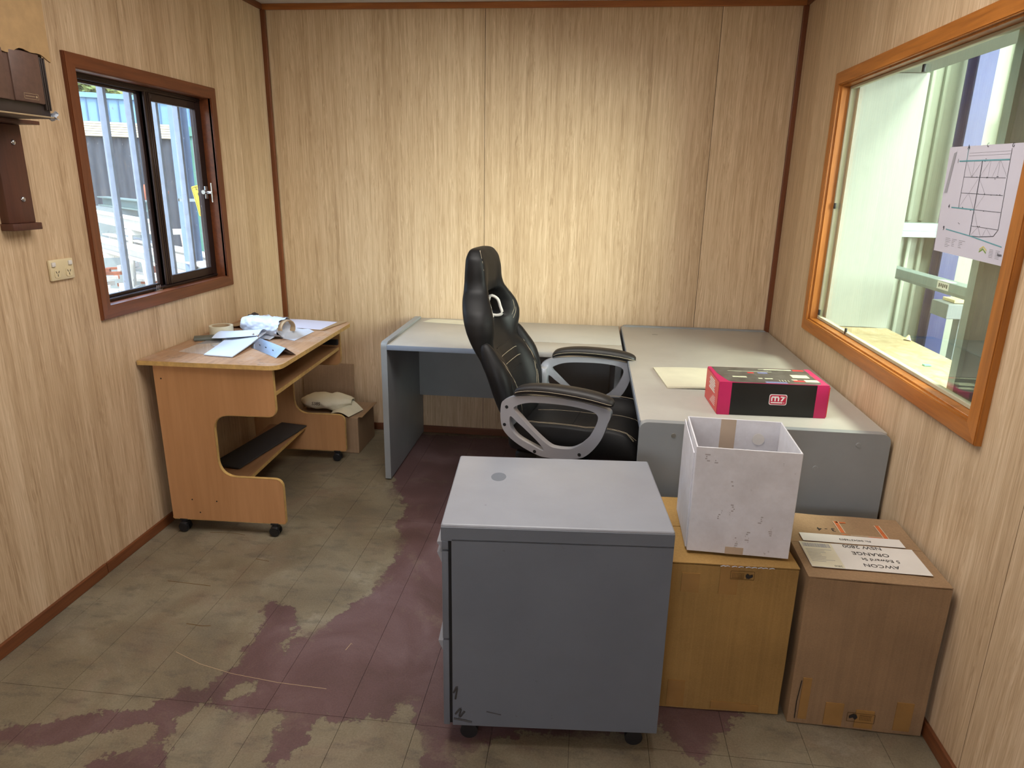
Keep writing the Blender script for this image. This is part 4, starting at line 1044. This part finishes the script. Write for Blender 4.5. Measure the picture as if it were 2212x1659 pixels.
lab('AWCON', .262, .085, .024); lab('5 Edward St', .275, .117, .021); lab('ORANGE', .258, .150, .025); lab('NSW 2800', .250, .187, .024); lab('Ph: 0404376503', .235, .225, .014)
lab('2800', .105, .062, .011)
M = Matrix.Translation((.155, .295, ZL-.002)) @ Matrix.Rotation(PI, 4, 'Z'); text_mesh('3 - 4', .030, M, .0002, 'label_black', 'handwriting', bk)
b = B()
for q in ((.165, .177, .27, .345), (.285, .297, .25, .335), (.165, .19, .25, .262), (.19, .285, .249, .256), (.17, .20, .335, .343)): b.box(*q, ZL-.0020, ZL-.0016)
b.done('orange_tape', 'orange_tape', bk)
b = B()
for q in ((.163, .1645, .27, .345), (.1775, .179, .27, .345), (.283, .2845, .25, .335), (.2975, .299, .25, .335), (.19, .285, .2565, .258)): b.box(*q, ZL-.0016, ZL-.0013)
b.done('orange_tape_edge', 'cream_paper', bk)

# ------------------------------------------------------------------ open white box
wb = empty('open_white_box', (.3190, 1.800, HL_+.0105), -.0368, 'tall open-topped white card box standing on the amber carton', 'box')
WW, WD, WH, T = .279, .257, .318, .004
b = B(); b.box(0, WW, 0, T, 0, WH, bev=.0008, seg=1); b.done('wall_sheet', 'white_card', wb)
b = B(); b.box(0, WW, WD-T, WD, 0, WH+.001, bev=.0008, seg=1); b.done('wall_sheet', 'white_card', wb)
b = B(); b.box(-.0, T, T+.0002, WD-T-.0002, 0, WH, bev=.0008, seg=1)
b.done('wall_sheet', 'white_card', wb)
b = B(); b.box(WW-T, WW, T+.0002, WD-T-.0002, 0, WH, bev=.0008, seg=1); b.done('wall_sheet', 'white_card', wb)
b = B(); b.box(T, WW-T, T, WD-T, .001, .005); b.done('bottom_sheet', 'white_card', wb)
b = B(); b.plate([(.02, .0), (WD+.004, .0), (WD+.002, WH-.01), (.03, WH-.03)], [], lambda a, c, d: Vector((-.003-.008*max(0, (a-.1))*4+d, a, c)), .0025); b.done('side_flap', 'white_card', wb)
b = B(); b.box(.10, .145, WD-T-.0008, WD-T-.0002, .03, WH); b.done('tape', 'pale_tape', wb)
b = B(); b.cyl((.215, WD-T-.0008, .26), (.215, WD-T-.0022, .26), .018, n=32); b.done('round_cut', 'label_white', wb)
b = B()
for (x, z, n) in ((.03, .295, 4), (.055, .285, 3), (.10, .22, 3), (.08, .13, 5), (.11, .15, 6), (.19, .12, 4), (.22, .09, 5), (.16, .07, 6), (.13, .05, 6)):
    for k in range(n): b.box(x+random.uniform(-.006, .006), x+.0008+random.uniform(-.006, .008), -.0003, .001, z-k*.006, z-k*.006+.0035)
b.bm.faces.ensure_lookup_table()
o = b.done('scuff', 'faint_scuff', wb); o['kind'] = 'stuff'
b = B(); b.box(.105, .155, -.0005, 0, .0, .022); b.done('tape', 'pale_tape', wb)

# ------------------------------------------------------------------ office chair
AN = math.radians(-10)
ch = empty('office_chair', (-.23, 2.845, 0), AN, 'black leather racing style office chair with silver looped armrests', 'chair')
# rows: z, half width, rear s, centre front s, bolster front s
ROWS = [(1.243, .070, -.240, -.215, -.215), (1.236, .100, -.252, -.196, -.198), (1.205, .130, -.262, -.180, -.180), (1.16, .138, -.265, -.174, -.170), (1.11, .138, -.268, -.174, -.166),
        (1.075, .152, -.268, -.182, -.156), (1.040, .195, -.262, -.192, -.135), (1.00, .234, -.250, -.194, -.113), (.96, .250, -.240, -.182, -.101), (.92, .250, -.228, -.166, -.101),
        (.88, .242, -.210, -.148, -.110), (.845, .232, -.192, -.130, -.112), (.81, .232, -.172, -.105, -.070), (.77, .240, -.152, -.085, -.042), (.72, .245, -.125, -.066, -.012), (.67, .243, -.100, -.048, .006),
        (.62, .235, -.078, -.028, .014), (.57, .222, -.062, -.012, .016), (.52, .200, -.052, 0, .006), (.49, .17, -.045, -.01, -.01)]
def srow(z):
    R = ROWS
    if z >= R[0][0]: return R[0]
    for a, c in zip(R[:-1], R[1:]):
        if c[0] <= z <= a[0]:
            t = (a[0]-z)/(a[0]-c[0]); return tuple(p+(q-p)*t for p, q in zip(a, c))
    return R[-1]
def section(z):
    """closed loop of (s, v) points: index 0..16 front from near to far, then back"""
    _, w_, r_, c_, bf = srow(z)
    fr = []
    for k in range(-8, 9):
        u = k/8; au = abs(u)
        if au < .45: s_ = c_+(bf-c_)*0.05*(au/.45)
        elif au < .60: s_ = c_+(bf-c_)*(.05+.75*((au-.45)/.15))
        elif au < .88: s_ = c_+(bf-c_)*(.80+.20*math.sin((au-.60)/.28*PI))
        else: s_ = c_+(bf-c_)*.80-(c_-r_)*0
        if au > .88: s_ = bf-(bf-r_)*.30*((au-.88)/.12)
        fr.append((s_, u*w_))
    bk_ = []
    for k in range(8, -9, -2):
        u = k/8; au = abs(u)
        s_ = r_+(bf-r_)*(.16*max(0, (au-.35)/.65)**1.6)
        bk_.append((s_, u*w_*(1.0 if au < .99 else 1.0)))
    return fr, bk_
def make_back():
    b = B(); zs = []
    for a, c in zip(ROWS[:-1], ROWS[1:]):
        zs.append(a[0]); 
        if a[0]-c[0] > .02: zs.append((a[0]+c[0])/2)
    zs.append(ROWS[-1][0])
    rings = []
    for z in zs:
        fr, bk_ = section(z); rings.append([b.bm.verts.new((s_, v, z)) for s_, v in fr+bk_])
    n = len(rings[0]); hole = lambda z, k: .952 < z < 1.035
    zc = [(zs[i]+zs[i+1])/2 for i in range(len(zs)-1)]
    Hi = [i for i, z in enumerate(zc) if .935 < z < 1.05]
    fcols = range(4, 12)            # front faces k..k+1 in the middle
    # back vertices run 17..25 (v from +w to -w); middle back faces 19..22
    bcols = range(19, 23)
    for i in range(len(zs)-1):
        for k in range(n):
            if i in Hi and (k in fcols or k in bcols): continue
            b.bm.faces.new((rings[i][k], rings[i][(k+1) % n], rings[i+1][(k+1) % n], rings[i+1][k]))
    b.bm.faces.new(rings[0][::-1]); b.bm.faces.new(rings[-1])
    # tunnel walls: rectangle loops front and back
    i0, i1 = Hi[0], Hi[-1]+1
    def loop(c0, c1, rev):
        L = [(i0, c) for c in range(c0, c1+1)]+[(i, c1) for i in range(i0+1, i1+1)]+[(i1, c) for c in range(c1-1, c0-1, -1)]+[(i, c0) for i in range(i1-1, i0, -1)]
        return [rings[i][c] for i, c in L]
    F = loop(4, 12, 0); Bk = loop(19, 23, 1)
    e = []
    for L in (F, Bk):
        for a, c in zip(L, L[1:]+L[:1]):
            ed = b.bm.edges.get((a, c)); 
            if ed: e.append(ed)
    bmesh.ops.bridge_loops(b.bm, edges=e)
    o = b.done('backrest', 'black_leather', ch, smooth=True)
    m = o.modifiers.new('sub', 'SUBSURF'); m.levels = 2; m.render_levels = 2
    return o
make_back()
def on_front(u, z, off=.002):
    fr, _ = section(z); k = (u*8)+8; i = max(0, min(15, int(k))); t = k-i
    return Vector((fr[i][0]*(1-t)+fr[i+1][0]*t+off, fr[i][1]*(1-t)+fr[i+1][1]*t, z))
def stitch(pts, off=.002, r=.0008):
    P = [on_front(u, z, off) for u, z in smooth2d(pts, 5, False)]
    b = B(); b.tube(P, r, 5); b.done('stitching', 'thread', ch)
for s_ in (-1, 1):
    for du in (0, .035):
        stitch([(s_*(.86-du), 1.235), (s_*(.84-du), 1.16), (s_*(.80-du), 1.09), (s_*(.72-du), 1.03), (s_*(.66-du), .97), (s_*(.58-du), .91), (s_*(.52-du), .87), (s_*(.42-du*1.6), .845)], -.003)
        stitch([(s_*(.92-du), .865), (s_*(.80-du), .80), (s_*(.72-du), .74), (s_*(.66-du), .68), (s_*(.62-du), .60), (s_*(.60-du), .54)], -.002)
for z in (.835, .80, .765, .73):
    b = B(); P = [on_front(u/10, z, .001) for u in range(-4, 5)]; b.tube(P, .0022, 6); b.done('pleat', 'black_plastic', ch)
    if z in (.80, .765): stitch([(-.45, z+.004), (0, z+.004), (.45, z+.004)], .0025, .0008)
# lower side bolsters (padded wings)
for s_ in (-1, 1):
    b = B(); P = smooth2d([(-.135, s_*.222, .88), (-.10, s_*.226, .81), (-.07, s_*.230, .75), (-.045, s_*.230, .67), (-.028, s_*.226, .60), (-.02, s_*.21, .54)], 5, False)
    b.tube(P, [.014+.030*math.sin(PI*min(1, k/(len(P)-1)*1.0)**.8) for k in range(len(P))], 14); b.done('bolster', 'black_leather', ch, smooth=True)
# white bracket in the hole
b = B(); P = smooth2d([(-.200, .055, 1.03), (-.170, .062, 1.018), (-.158, .066, .985), (-.150, .068, .955), (-.175, .062, .945), (-.205, .055, .955), (-.21, .052, .99)], 4)
b.tube(P, .0065, 8, closed=True); b.done('lumbar_bracket', 'label_white', ch, smooth=True)
b = B(); P = smooth2d([(-.200, -.055, 1.03), (-.170, -.062, 1.018), (-.158, -.066, .985), (-.150, -.068, .955), (-.175, -.062, .945), (-.205, -.055, .955), (-.21, -.052, .99)], 4)
b.tube(P, .0065, 8, closed=True); b.done('lumbar_bracket', 'label_white', ch, smooth=True)
# torn vinyl at the back of the lower shell
b = B()
for (s0, v0, z0, dz, ds) in ((-.185, -.20, .86, -.10, -.012), (-.150, -.19, .76, -.09, -.028), (-.135, -.15, .70, -.06, -.03), (-.105, -.20, .655, -.06, -.006), (-.19, .02, .80, -.12, -.02)):
    b.grid(lambda i, j: (s0+.02+ds*.5*math.sin(j*PI)+.03*j+.006*math.sin(i*8+j*3), v0+.05*i*(1-.4*j), z0+.8*dz*j+.010*math.sin(i*7)), 6, 8, .0)
b.thicken(.0012)
o = b.done('torn_vinyl', 'black_leather_worn', ch); o['kind'] = 'stuff'
# seat
def make_seat():
    b = B(); nu, nv = 24, 20
    def shape(i, j, top):
        s_ = -.035+.545*i; v = -.255+.51*j; au = abs(2*j-1)
        w_ = 1-.10*max(0, i-.75)/.25*0; x = s_; y = v*(1-.10*max(0, (.25-i)/.25))
        edge = min(1, (1-au)/.10)**.5 if au > .90 else 1
        fe = min(1, (1-i)/.10)**.5 if i > .9 else 1
        h = .505+(.050*max(0, math.sin(max(0, (au-.55)/.45)*PI*.75)) if top else 0)+.018*math.sin(i*PI)+.010*(1-i)
        h = h+.012*math.sin(PI*min(1, max(0, (i-.6)/.4)))
        zlow = .445
        return (x, y, zlow+(h-zlow)*(.35+.65*edge*fe)) if top else (x*.96+.01, y*.93, zlow-.004)
    T_ = [[b.bm.verts.new(shape(i/nu, j/nv, True)) for j in range(nv+1)] for i in range(nu+1)]
    L_ = [[b.bm.verts.new(shape(i/nu, j/nv, False)) for j in range(nv+1)] for i in range(nu+1)]
    for i in range(nu):
        for j in range(nv):
            b.bm.faces.new((T_[i][j], T_[i+1][j], T_[i+1][j+1], T_[i][j+1])); b.bm.faces.new((L_[i][j], L_[i][j+1], L_[i+1][j+1], L_[i+1][j]))
    for i in range(nu):
        b.bm.faces.new((T_[i][0], L_[i][0], L_[i+1][0], T_[i+1][0])); b.bm.faces.new((T_[i][nv], T_[i+1][nv], L_[i+1][nv], L_[i][nv]))
    for j in range(nv):
        b.bm.faces.new((T_[0][j], T_[0][j+1], L_[0][j+1], L_[0][j])); b.bm.faces.new((T_[nu][j], L_[nu][j], L_[nu][j+1], T_[nu][j+1]))
    o = b.done('seat', 'black_leather', ch, smooth=True); m = o.modifiers.new('sub', 'SUBSURF'); m.levels = 1; m.render_levels = 1
    return shape
sh = make_seat()
for dv in (.06, .075, .925, .94):
    b = B(); P = [Vector(sh(i/20, dv, True))+Vector((0, 0, .0012)) for i in range(2, 20)]; b.tube(P, .0006, 5); b.done('stitching', 'thread', ch)
for dj in (.30, .70):
    b = B(); P = [Vector(sh(i/20, dj, True))+Vector((0, 0, .001)) for i in range(2, 20)]; b.tube(P, .0006, 5); b.done('stitching', 'thread', ch)
b = B(); b.tube([Vector(sh(.45, j/20, True))+Vector((0, 0, .001)) for j in range(6, 15)], .0012, 5); b.done('seam_tear', 'dark_cavity', ch)
# lower side cushion of seat
b = B(); b.box(0, .44, -.22, .22, .385, .443, bev=.02, seg=3); b.done('seat_base', 'black_leather', ch, auto=True)
# arm rests
OUT = [(-.026, .668), (-.008, .694), (.046, .714), (.152, .726), (.267, .725), (.352, .716), (.402, .704), (.410, .680), (.400, .650), (.381, .591), (.35, .54), (.312, .504), (.26, .488), (.22, .482), (.17, .480), (.13, .484), (.051, .515), (-.006, .556), (-.026, .60)]
H1 = [(.035, .672), (.094, .694), (.211, .702), (.297, .699), (.352, .687), (.362, .658), (.336, .596), (.310, .563), (.293, .548), (.26, .530), (.206, .525), (.170, .534), (.11, .579), (.054, .631), (.030, .656)]
H2 = [(.014, .628), (.045, .606), (.073, .586), (.129, .540), (.154, .512), (.148, .506), (.111, .519), (.056, .541), (.025, .566), (.012, .595)]
def arm(side):
    v0 = -.315*side; an_ = math.radians(-5)*side
    e = empty('armrest', (0, v0, 0), an_); e.parent = ch
    t = .030; c0 = -t/2
    M = lambda a, c, d: Vector((a, c0+d, c))
    b = B(); b.plate([tuple(p) for p in smooth2d(OUT, 4)], [[tuple(p) for p in smooth2d(H1, 4)], [tuple(p) for p in smooth2d(H2, 4)]], M, t)
    bmesh.ops.bevel(b.bm, geom=[q for q in b.bm.edges if q.calc_face_angle(0) > 1.2], offset=.006, segments=3, affect='EDGES')
    b.done('arm_frame', 'silver_plastic', e, auto=True)
    # raised hole rings
    for (a, c) in ((-.002, .664), (-.010, .590), (.118, .497), (.298, .513)):
        b = B()
        b.cyl((a, -t/2-.0008, c), (a, t/2+.0008, c), .0068, n=16); b.done('bolt_hole', 'dark_cavity', e)
    pad = [(.028, .722, .014), (.045, .735, .021), (.09, .746, .024), (.16, .752, .026), (.25, .751, .027), (.33, .745, .027), (.38, .737, .025), (.405, .731, .020), (.415, .728, .011)]
    P = smooth2d([(x, 0, z) for x, z, r in pad], 4, False); rs = [p[0] for p in smooth2d([(r, 0, 0) for x, z, r in pad], 4, False)]
    b = B(); rings = []
    for p, r in zip(P, rs):
        ring_ = []
        for k in range(16):
            a = 2*PI*k/16; cx_, cz_ = math.cos(a), math.sin(a)
            ring_.append(b.bm.verts.new((p.x, r*1.35*math.copysign(abs(cx_)**.8, cx_), p.z+r*.80*math.copysign(abs(cz_)**.8, cz_))))
        rings.append(ring_)
    for A_, B_ in zip(rings[:-1], rings[1:]):
        for k in range(16): b.bm.faces.new((A_[k], A_[(k+1) % 16], B_[(k+1) % 16], B_[k]))
    b.bm.faces.new(rings[0]); b.bm.faces.new(rings[-1][::-1])
    b.done('arm_pad', 'black_leather_worn', e, smooth=True)
    b = B(); b.tube([(p.x, -r*1.35-.0003, p.z-.001) for p, r in list(zip(P, rs))[2:-2]], .0008, 5); b.tube([(p.x, r*1.35+.0003, p.z-.001) for p, r in list(zip(P, rs))[2:-2]], .0008, 5); b.done('stitching', 'thread', e)
    # inner mounting: bar to seat and bar to back
    b = B(); sgn = 1*side
    b.box(.12, .31, min(0, sgn*.11), max(0, sgn*.11), .452, .494, bev=.006)
    b.done('arm_mount', 'black_plastic', e, auto=True)
    b = B(); b.box(-.03, .012, min(0, sgn*.07), max(0, sgn*.07), .575, .675, bev=.006); b.done('arm_mount', 'silver_plastic', e, auto=True)
arm(1); arm(-1)
# column and five star base
b = B(); b.box(.08, .34, -.11, .11, .35, .384, bev=.006); b.done('tilt_mechanism', 'black_plastic', ch, auto=True)
b = B(); b.cyl((.21, 0, .16), (.21, 0, .35), .026); b.cyl((.21, 0, .07), (.21, 0, .20), .032); b.done('gas_lift', 'black_plastic', ch, auto=True)
bs = empty('star_base', (.21, 0, 0), math.radians(28)); bs.parent = ch
b = B()
for k in range(5):
    a = 2*PI*k/5; d = Vector((math.cos(a), math.sin(a), 0))
    b.tube([d*.02+Vector((0, 0, .105)), d*.14+Vector((0, 0, .095)), d*.255+Vector((0, 0, .068))], [.024, .020, .015], 10)
b.cyl((0, 0, .07), (0, 0, .13), .04); b.done('spokes', 'black_plastic', bs, smooth=True)
for k in range(5):
    a = 2*PI*k/5; c = Vector((math.cos(a), math.sin(a), 0))*.25; t = Vector((-math.sin(a), math.cos(a), 0))
    b = B(); b.cyl(c+t*.022+Vector((0, 0, .026)), c-t*.022+Vector((0, 0, .026)), .026, n=20); b.cyl(c+Vector((0, 0, .03)), c+Vector((0, 0, .065)), .008, n=10); b.done('castor', 'black_plastic', bs, auto=True)

# ------------------------------------------------------------------ the yard outside the left window
b = B(); b.box(-60, XL-.12, -25, 60, -.75, -.55); b.box(XL-.13, 70, D+1.2, 60, -.75, -.55); o = b.done('ground', 'yard_gravel'); o['kind'] = 'structure'
# security bars close to the wall
sb = empty('security_grille', (-1.985, 2.95, .9), 0, 'upright steel security bars fixed outside the left window', 'grille')
for y in (2.61, 2.775, 2.94, 3.12, 3.29, 3.47):
    b = B(); b.box(-.014, .014, y-2.95-.009, y-2.95+.009, 0, 1.10, bev=.001, seg=1); b.done('bar', 'bar_steel', sb)
for z in (-.03, 1.10):
    b = B(); b.box(-.02, .02, -.52, .66, z, z+.03); b.done('rail', 'bar_steel', sb)
b = B()
for y in (-.50, .64): b.box(.02, .07, y-.01, y+.01, 1.105, 1.125); b.box(.02, .07, y-.01, y+.01, -.025, -.005)
b.done('wall_bracket', 'bar_steel', sb)
# workshop: its own frame, facing the window
WA = math.radians(32)
ws = empty('workshop', (-10.42, 14.68, -.55), WA, 'blue ribbed metal workshop with a cream fascia across the yard', 'building')
def wbox(name, mat, x0, x1, y0, y1, z0, z1, parent=ws, bev=0):
    b = B(); b.box(x0, x1, y0, y1, z0+.55, z1+.55, bev=bev); return b.done(name, mat, parent)
wbox('wall', 'shed_blue', -5, 4.6, .14, 2.5, -.5, 3.16)
for k in range(30):
    x = -2.6+k*.2
    wbox('cladding_rib', 'shed_blue_rib', x, x+.022, .112, .14, 2.60, 3.08)
wbox('roof_capping', 'shed_blue', -5, 4.6, .09, .2, 3.08, 3.18)
for k in range(6): wbox('fascia_slat', 'shed_cream', -5, 1.32, .0+.004*(k % 2), .12, 2.30+k*.05, 2.346+k*.05, bev=.008)
b = B(); n = 240; x0 = -3.8; dx = 7.6/n; V0 = []
for k in range(n+1):
    x = x0+k*dx; y = .085+.02*math.sin(k*PI/3)
    V0.append((b.bm.verts.new((x, y, .02)), b.bm.verts.new((x, y, 2.84))))
for k in range(n): b.bm.faces.new((V0[k][0], V0[k+1][0], V0[k+1][1], V0[k][1]))
b.done('corrugated_sheet', 'dark_weathered_iron', ws, smooth=True)
# pale blue column, container, sign
ct = empty('yard_column', (-4.43, 7.2, -.55), 0, 'broad pale blue steel column standing outside the left window', 'column')
b = B(); b.box(-.0, .13, -.01, 0, 0, 3.4); b.box(.06, .07, 0, .12, 0, 3.4); b.box(0, .13, .12, .13, 0, 3.4); b.done('flange', 'post_blue', ct)
b = B(); b.box(-.06, .22, -.08, .2, -.0, .02); b.done('base_plate', 'post_blue', ct)
co = empty('shipping_container', (-5.05, 8.5, -.55), .1, 'green shipping container beside the pale blue column', 'container')
b = B(); b.box(0, 2.4, 0, 1.6, .1, 2.55); b.done('shell', 'container_green', co)
for q in ((-.03, .05, -.03, .04, 0, 2.62), (2.36, 2.43, -.03, .04, 0, 2.62), (-.03, 2.43, -.03, .04, 2.53, 2.64), (-.03, 2.43, -.03, .04, 0, .12)):
    b = B(); b.box(*q); b.done('corner_post', 'container_green', co)
for x in (.12, .34):
    b = B(); b.cyl((x, -.03, .1), (x, -.03, 2.5), .016, n=8); b.done('lock_bar', 'grey_steel', co)
b = B()
for x, z in ((.26, 1.85), (.34, 1.25)):
    for k in range(10):
        a0, a1 = 2*PI*k/10, 2*PI*(k+1)/10; b.box(x+.045*math.cos(a0)-.008, x+.045*math.cos(a0)+.008, -.012, -.004, z+.06*math.sin(a0)-.012, z+.06*math.sin(a0)+.012)
b.box(.2, .36, -.012, -.004, 1.73, 1.75); b.box(.22, .32, -.012, -.004, 1.12, 1.20)
b.done('lettering', 'label_white', co)
sg = empty('yellow_sign', (-4.15, 7.0, 1.10), 0, 'tilted yellow sign with a black outline leaning by the column', 'sign')
b = B(); b.plate(round_poly([(.06, .004), (.31, .012), (.26, .365), (.0, .30)], .012), [], lambda a, c, d: Vector((a, d, c)), .006); b.done('sign_board', 'sign_yellow', sg)
b = B()
for a, c in (((.012, .288), (.25, .350)), ((.012, .288), (.07, .014))):
    A_, C_ = Vector((a[0], -.002, a[1])), Vector((c[0], -.002, c[1])); t = (C_-A_).normalized(); nn = Vector((-t.z, 0, t.x))*.0025; b.quad(A_+nn, C_+nn, C_-nn, A_-nn)
for k, (x, z) in enumerate(((.050, .275), (.068, .22), (.083, .17), (.098, .12), (.108, .075), (.12, .035))):
    b.box(x, x+.036, -.003, -.002, z-.006, z); b.box(x, x+.007, -.003, -.002, z-.006, z+.022)
    if k != 1: b.box(x+.029, x+.036, -.003, -.002, z-.003, z+.022)
b.done('lettering', 'label_black', sg)
b = B(); b.box(-.16, .12, .0065, .02, .15, .18); b.box(-.165, -.15, .0065, .19, .15, .18); b.done('fixing_arm', 'grey_steel', sg)
# trestles and steel lengths
def on_ground(name, label, cat, loc, rz): return empty(name, (loc[0], loc[1], -.55), rz, label, cat)
def trestle(loc, rz, h, L, label):
    t = empty('trestle', (loc[0], loc[1], -.55), rz, label, 'trestle')
    b = B(); b.box(-L/2, L/2, -.05, .05, h-.08, h, bev=.004); b.done('top_beam', 'white_steel', t)
    for sx in (-1, 1):
        for sy in (-1, 1):
            b = B(); b.tube([(sx*(L/2-.1), sy*.03, h-.08), (sx*(L/2-.02), sy*.34, .0)], .032, 8); b.done('leg', 'white_steel', t)
        b = B(); b.box(sx*(L/2-.06)-.02, sx*(L/2-.06)+.02, -.2, .2, h*.45, h*.45+.04); b.done('brace', 'white_steel', t)
G1 = 'white trestles in the yard'; G2 = 'steel beams stacked in the yard'
for L_, rz_, h_, ln, lb in (((-4.55, 7.42), .5, 1.0, .7, 'white trestle at the right end of the nearest long beam in the yard'), ((-6.75, 9.25), .5, 1.0, .9, 'white trestle at the left end of the nearest long beam in the yard'),
                            ((-6.5, 9.9), .55, 1.28, .9, 'white trestle carrying the farther beam below the dark corrugated wall')):
    trestle(L_, rz_, h_, ln, lb)
    for o in C.objects:
        if o.get('category') == 'trestle': o['group'] = G1
def beam(a, c, h, wd, mat, label, cat='beam', name='steel_beam'):
    A_, C_ = Vector((a[0], a[1], 0)), Vector((c[0], c[1], 0)); d = C_-A_; L = d.length
    e = empty(name, (a[0], a[1], h[0]), math.atan2(d.y, d.x), label, cat)
    b = B(); hh = h[1]-h[0]
    b.box(0, L, -wd/2, wd/2, hh-.02, hh); b.box(0, L, -wd/2, wd/2, 0, .02); b.done('flange', mat, e)
    b = B(); b.box(0, L, -.012, .012, .02, hh-.02); b.done('web', mat, e)
beam((-8.2, 10.4), (-3.4, 6.5), (.452, .60), .22, 'white_steel', 'nearest long white steel beam lying across trestles outside the left window')
beam((-7.9, 10.75), (-3.15, 6.85), (.452, .58), .20, 'white_steel', 'long white steel beam lying just behind the nearest one on trestles')
beam((-8.9, 11.7), (-5.7, 8.85), (.735, .90), .18, 'white_steel', 'white steel beam farther back, on the trestle below the dark wall')
beam((-9.5, 12.9), (-7.2, 10.95), (.93, 1.10), .2, 'galvanised', 'pale steel length on top of the stack left of the yard')
for o in C.objects:
    if o.get('category') == 'beam' and o.name.startswith('steel_beam'): o['group'] = G2
beam((-7.6, 11.2), (-4.6, 8.75), (-.1, .05), .12, 'rust_steel', 'rusty brown steel length lying low in the yard', name='rusty_beam')
b = B(); b.box(-9.6, -8.2, 12.0, 12.9, -.55, .925); tag(b.done('steel_crate', 'grey_steel'), 'grey steel crate under the pale lengths at the back of the yard', 'crate')
for k, (p, q, lb) in enumerate((((-7.82, 11.5), (-7.72, 11.5), 'rusty bent pipe leaning up against the dark corrugated wall'), ((-7.32, 11.5), (-7.38, 11.5), 'second rusty hook pipe standing in the steel heap'))):
    b = B(); P = [(p[0], p[1], -.55), (q[0], q[1], 1.0), (q[0]+.08*(1-k), q[1], 1.35)] if k == 0 else smooth2d([(p[0], p[1], -.55), (p[0], p[1], 1.0), (p[0]+.05, p[1], 1.25), (q[0]+.1, q[1], 1.2)], 4, False)
    b.tube(P, .035, 8); o = b.done('rusty_pipe', 'rust_steel', smooth=True); tag(o, lb, 'pipe')
hp = B()
random.seed(11)
for k in range(90):
    c = Vector((random.uniform(-8.8, -4.4), 0, 0)); c.y = 9.6+random.uniform(-.4, 1.7)-(c.x+8)*.15; c.z = -.52+random.uniform(0, .5)
    L = random.uniform(.15, .6); a = random.uniform(0, PI)
    hp.box(c.x-L/2, c.x+L/2, c.y-.03, c.y+.03, c.z, c.z+random.uniform(.03, .09), rot=Matrix.Rotation(a, 3, 'Z'), piv=c)
o = hp.done('scrap_heap', 'white_steel'); tag(o, 'heap of mixed steel offcuts lying in the yard between the trestles', 'scrap', kind='stuff')
hp = B()
for k in range(60):
    c = Vector((random.uniform(-8.6, -4.2), 0, 0)); c.y = 11.0+random.uniform(-.4, 1.7)-(c.x+8)*.15; c.z = -.52+random.uniform(0, .6)
    L = random.uniform(.1, .4); a = random.uniform(0, PI)
    hp.box(c.x-L/2, c.x+L/2, c.y-.04, c.y+.04, c.z, c.z+random.uniform(.03, .08), rot=Matrix.Rotation(a, 3, 'Z'), piv=c)
o = hp.done('rusty_offcuts', 'rust_steel'); tag(o, 'scattered rusty offcuts among the pale scrap in the yard', 'scrap', kind='stuff')
# tree behind the workshop
tr = empty('gum_tree', (-14.1, 19.6, -.55), 0, 'sparse olive green tree showing above the workshop roof', 'tree')
b = B(); b.tube([(0, 0, 0), (.1, 0, 2.2), (-.1, .1, 4.2)], [.25, .16, .06], 8); b.done('trunk', 'bark', tr)
def leaves(mat, n, seed, c, r):
    random.seed(seed); b = B()
    for k in range(n):
        p = Vector((random.gauss(0, 1), random.gauss(0, 1), random.gauss(0, 1))); p = Vector((c[0]+p.x*r[0], c[1]+p.y*r[1], c[2]+p.z*r[2]))
        u = Vector((random.uniform(-1, 1), random.uniform(-1, 1), random.uniform(-1, 1))).normalized()*.12; v = u.orthogonal().normalized()*.05
        b.quad(p-u, p-v, p+u, p+v)
    o = b.done('foliage', mat, tr, recalc=False); o['kind'] = 'stuff'
leaves('leaf_green', 2600, 3, (0, 0, 4.5), (.85, .85, .55)); leaves('leaf_olive', 1800, 5, (.5, .4, 4.3), (.9, .8, .3)); leaves('leaf_green', 900, 9, (1.7, 1.0, 4.25), (.7, .6, .2))
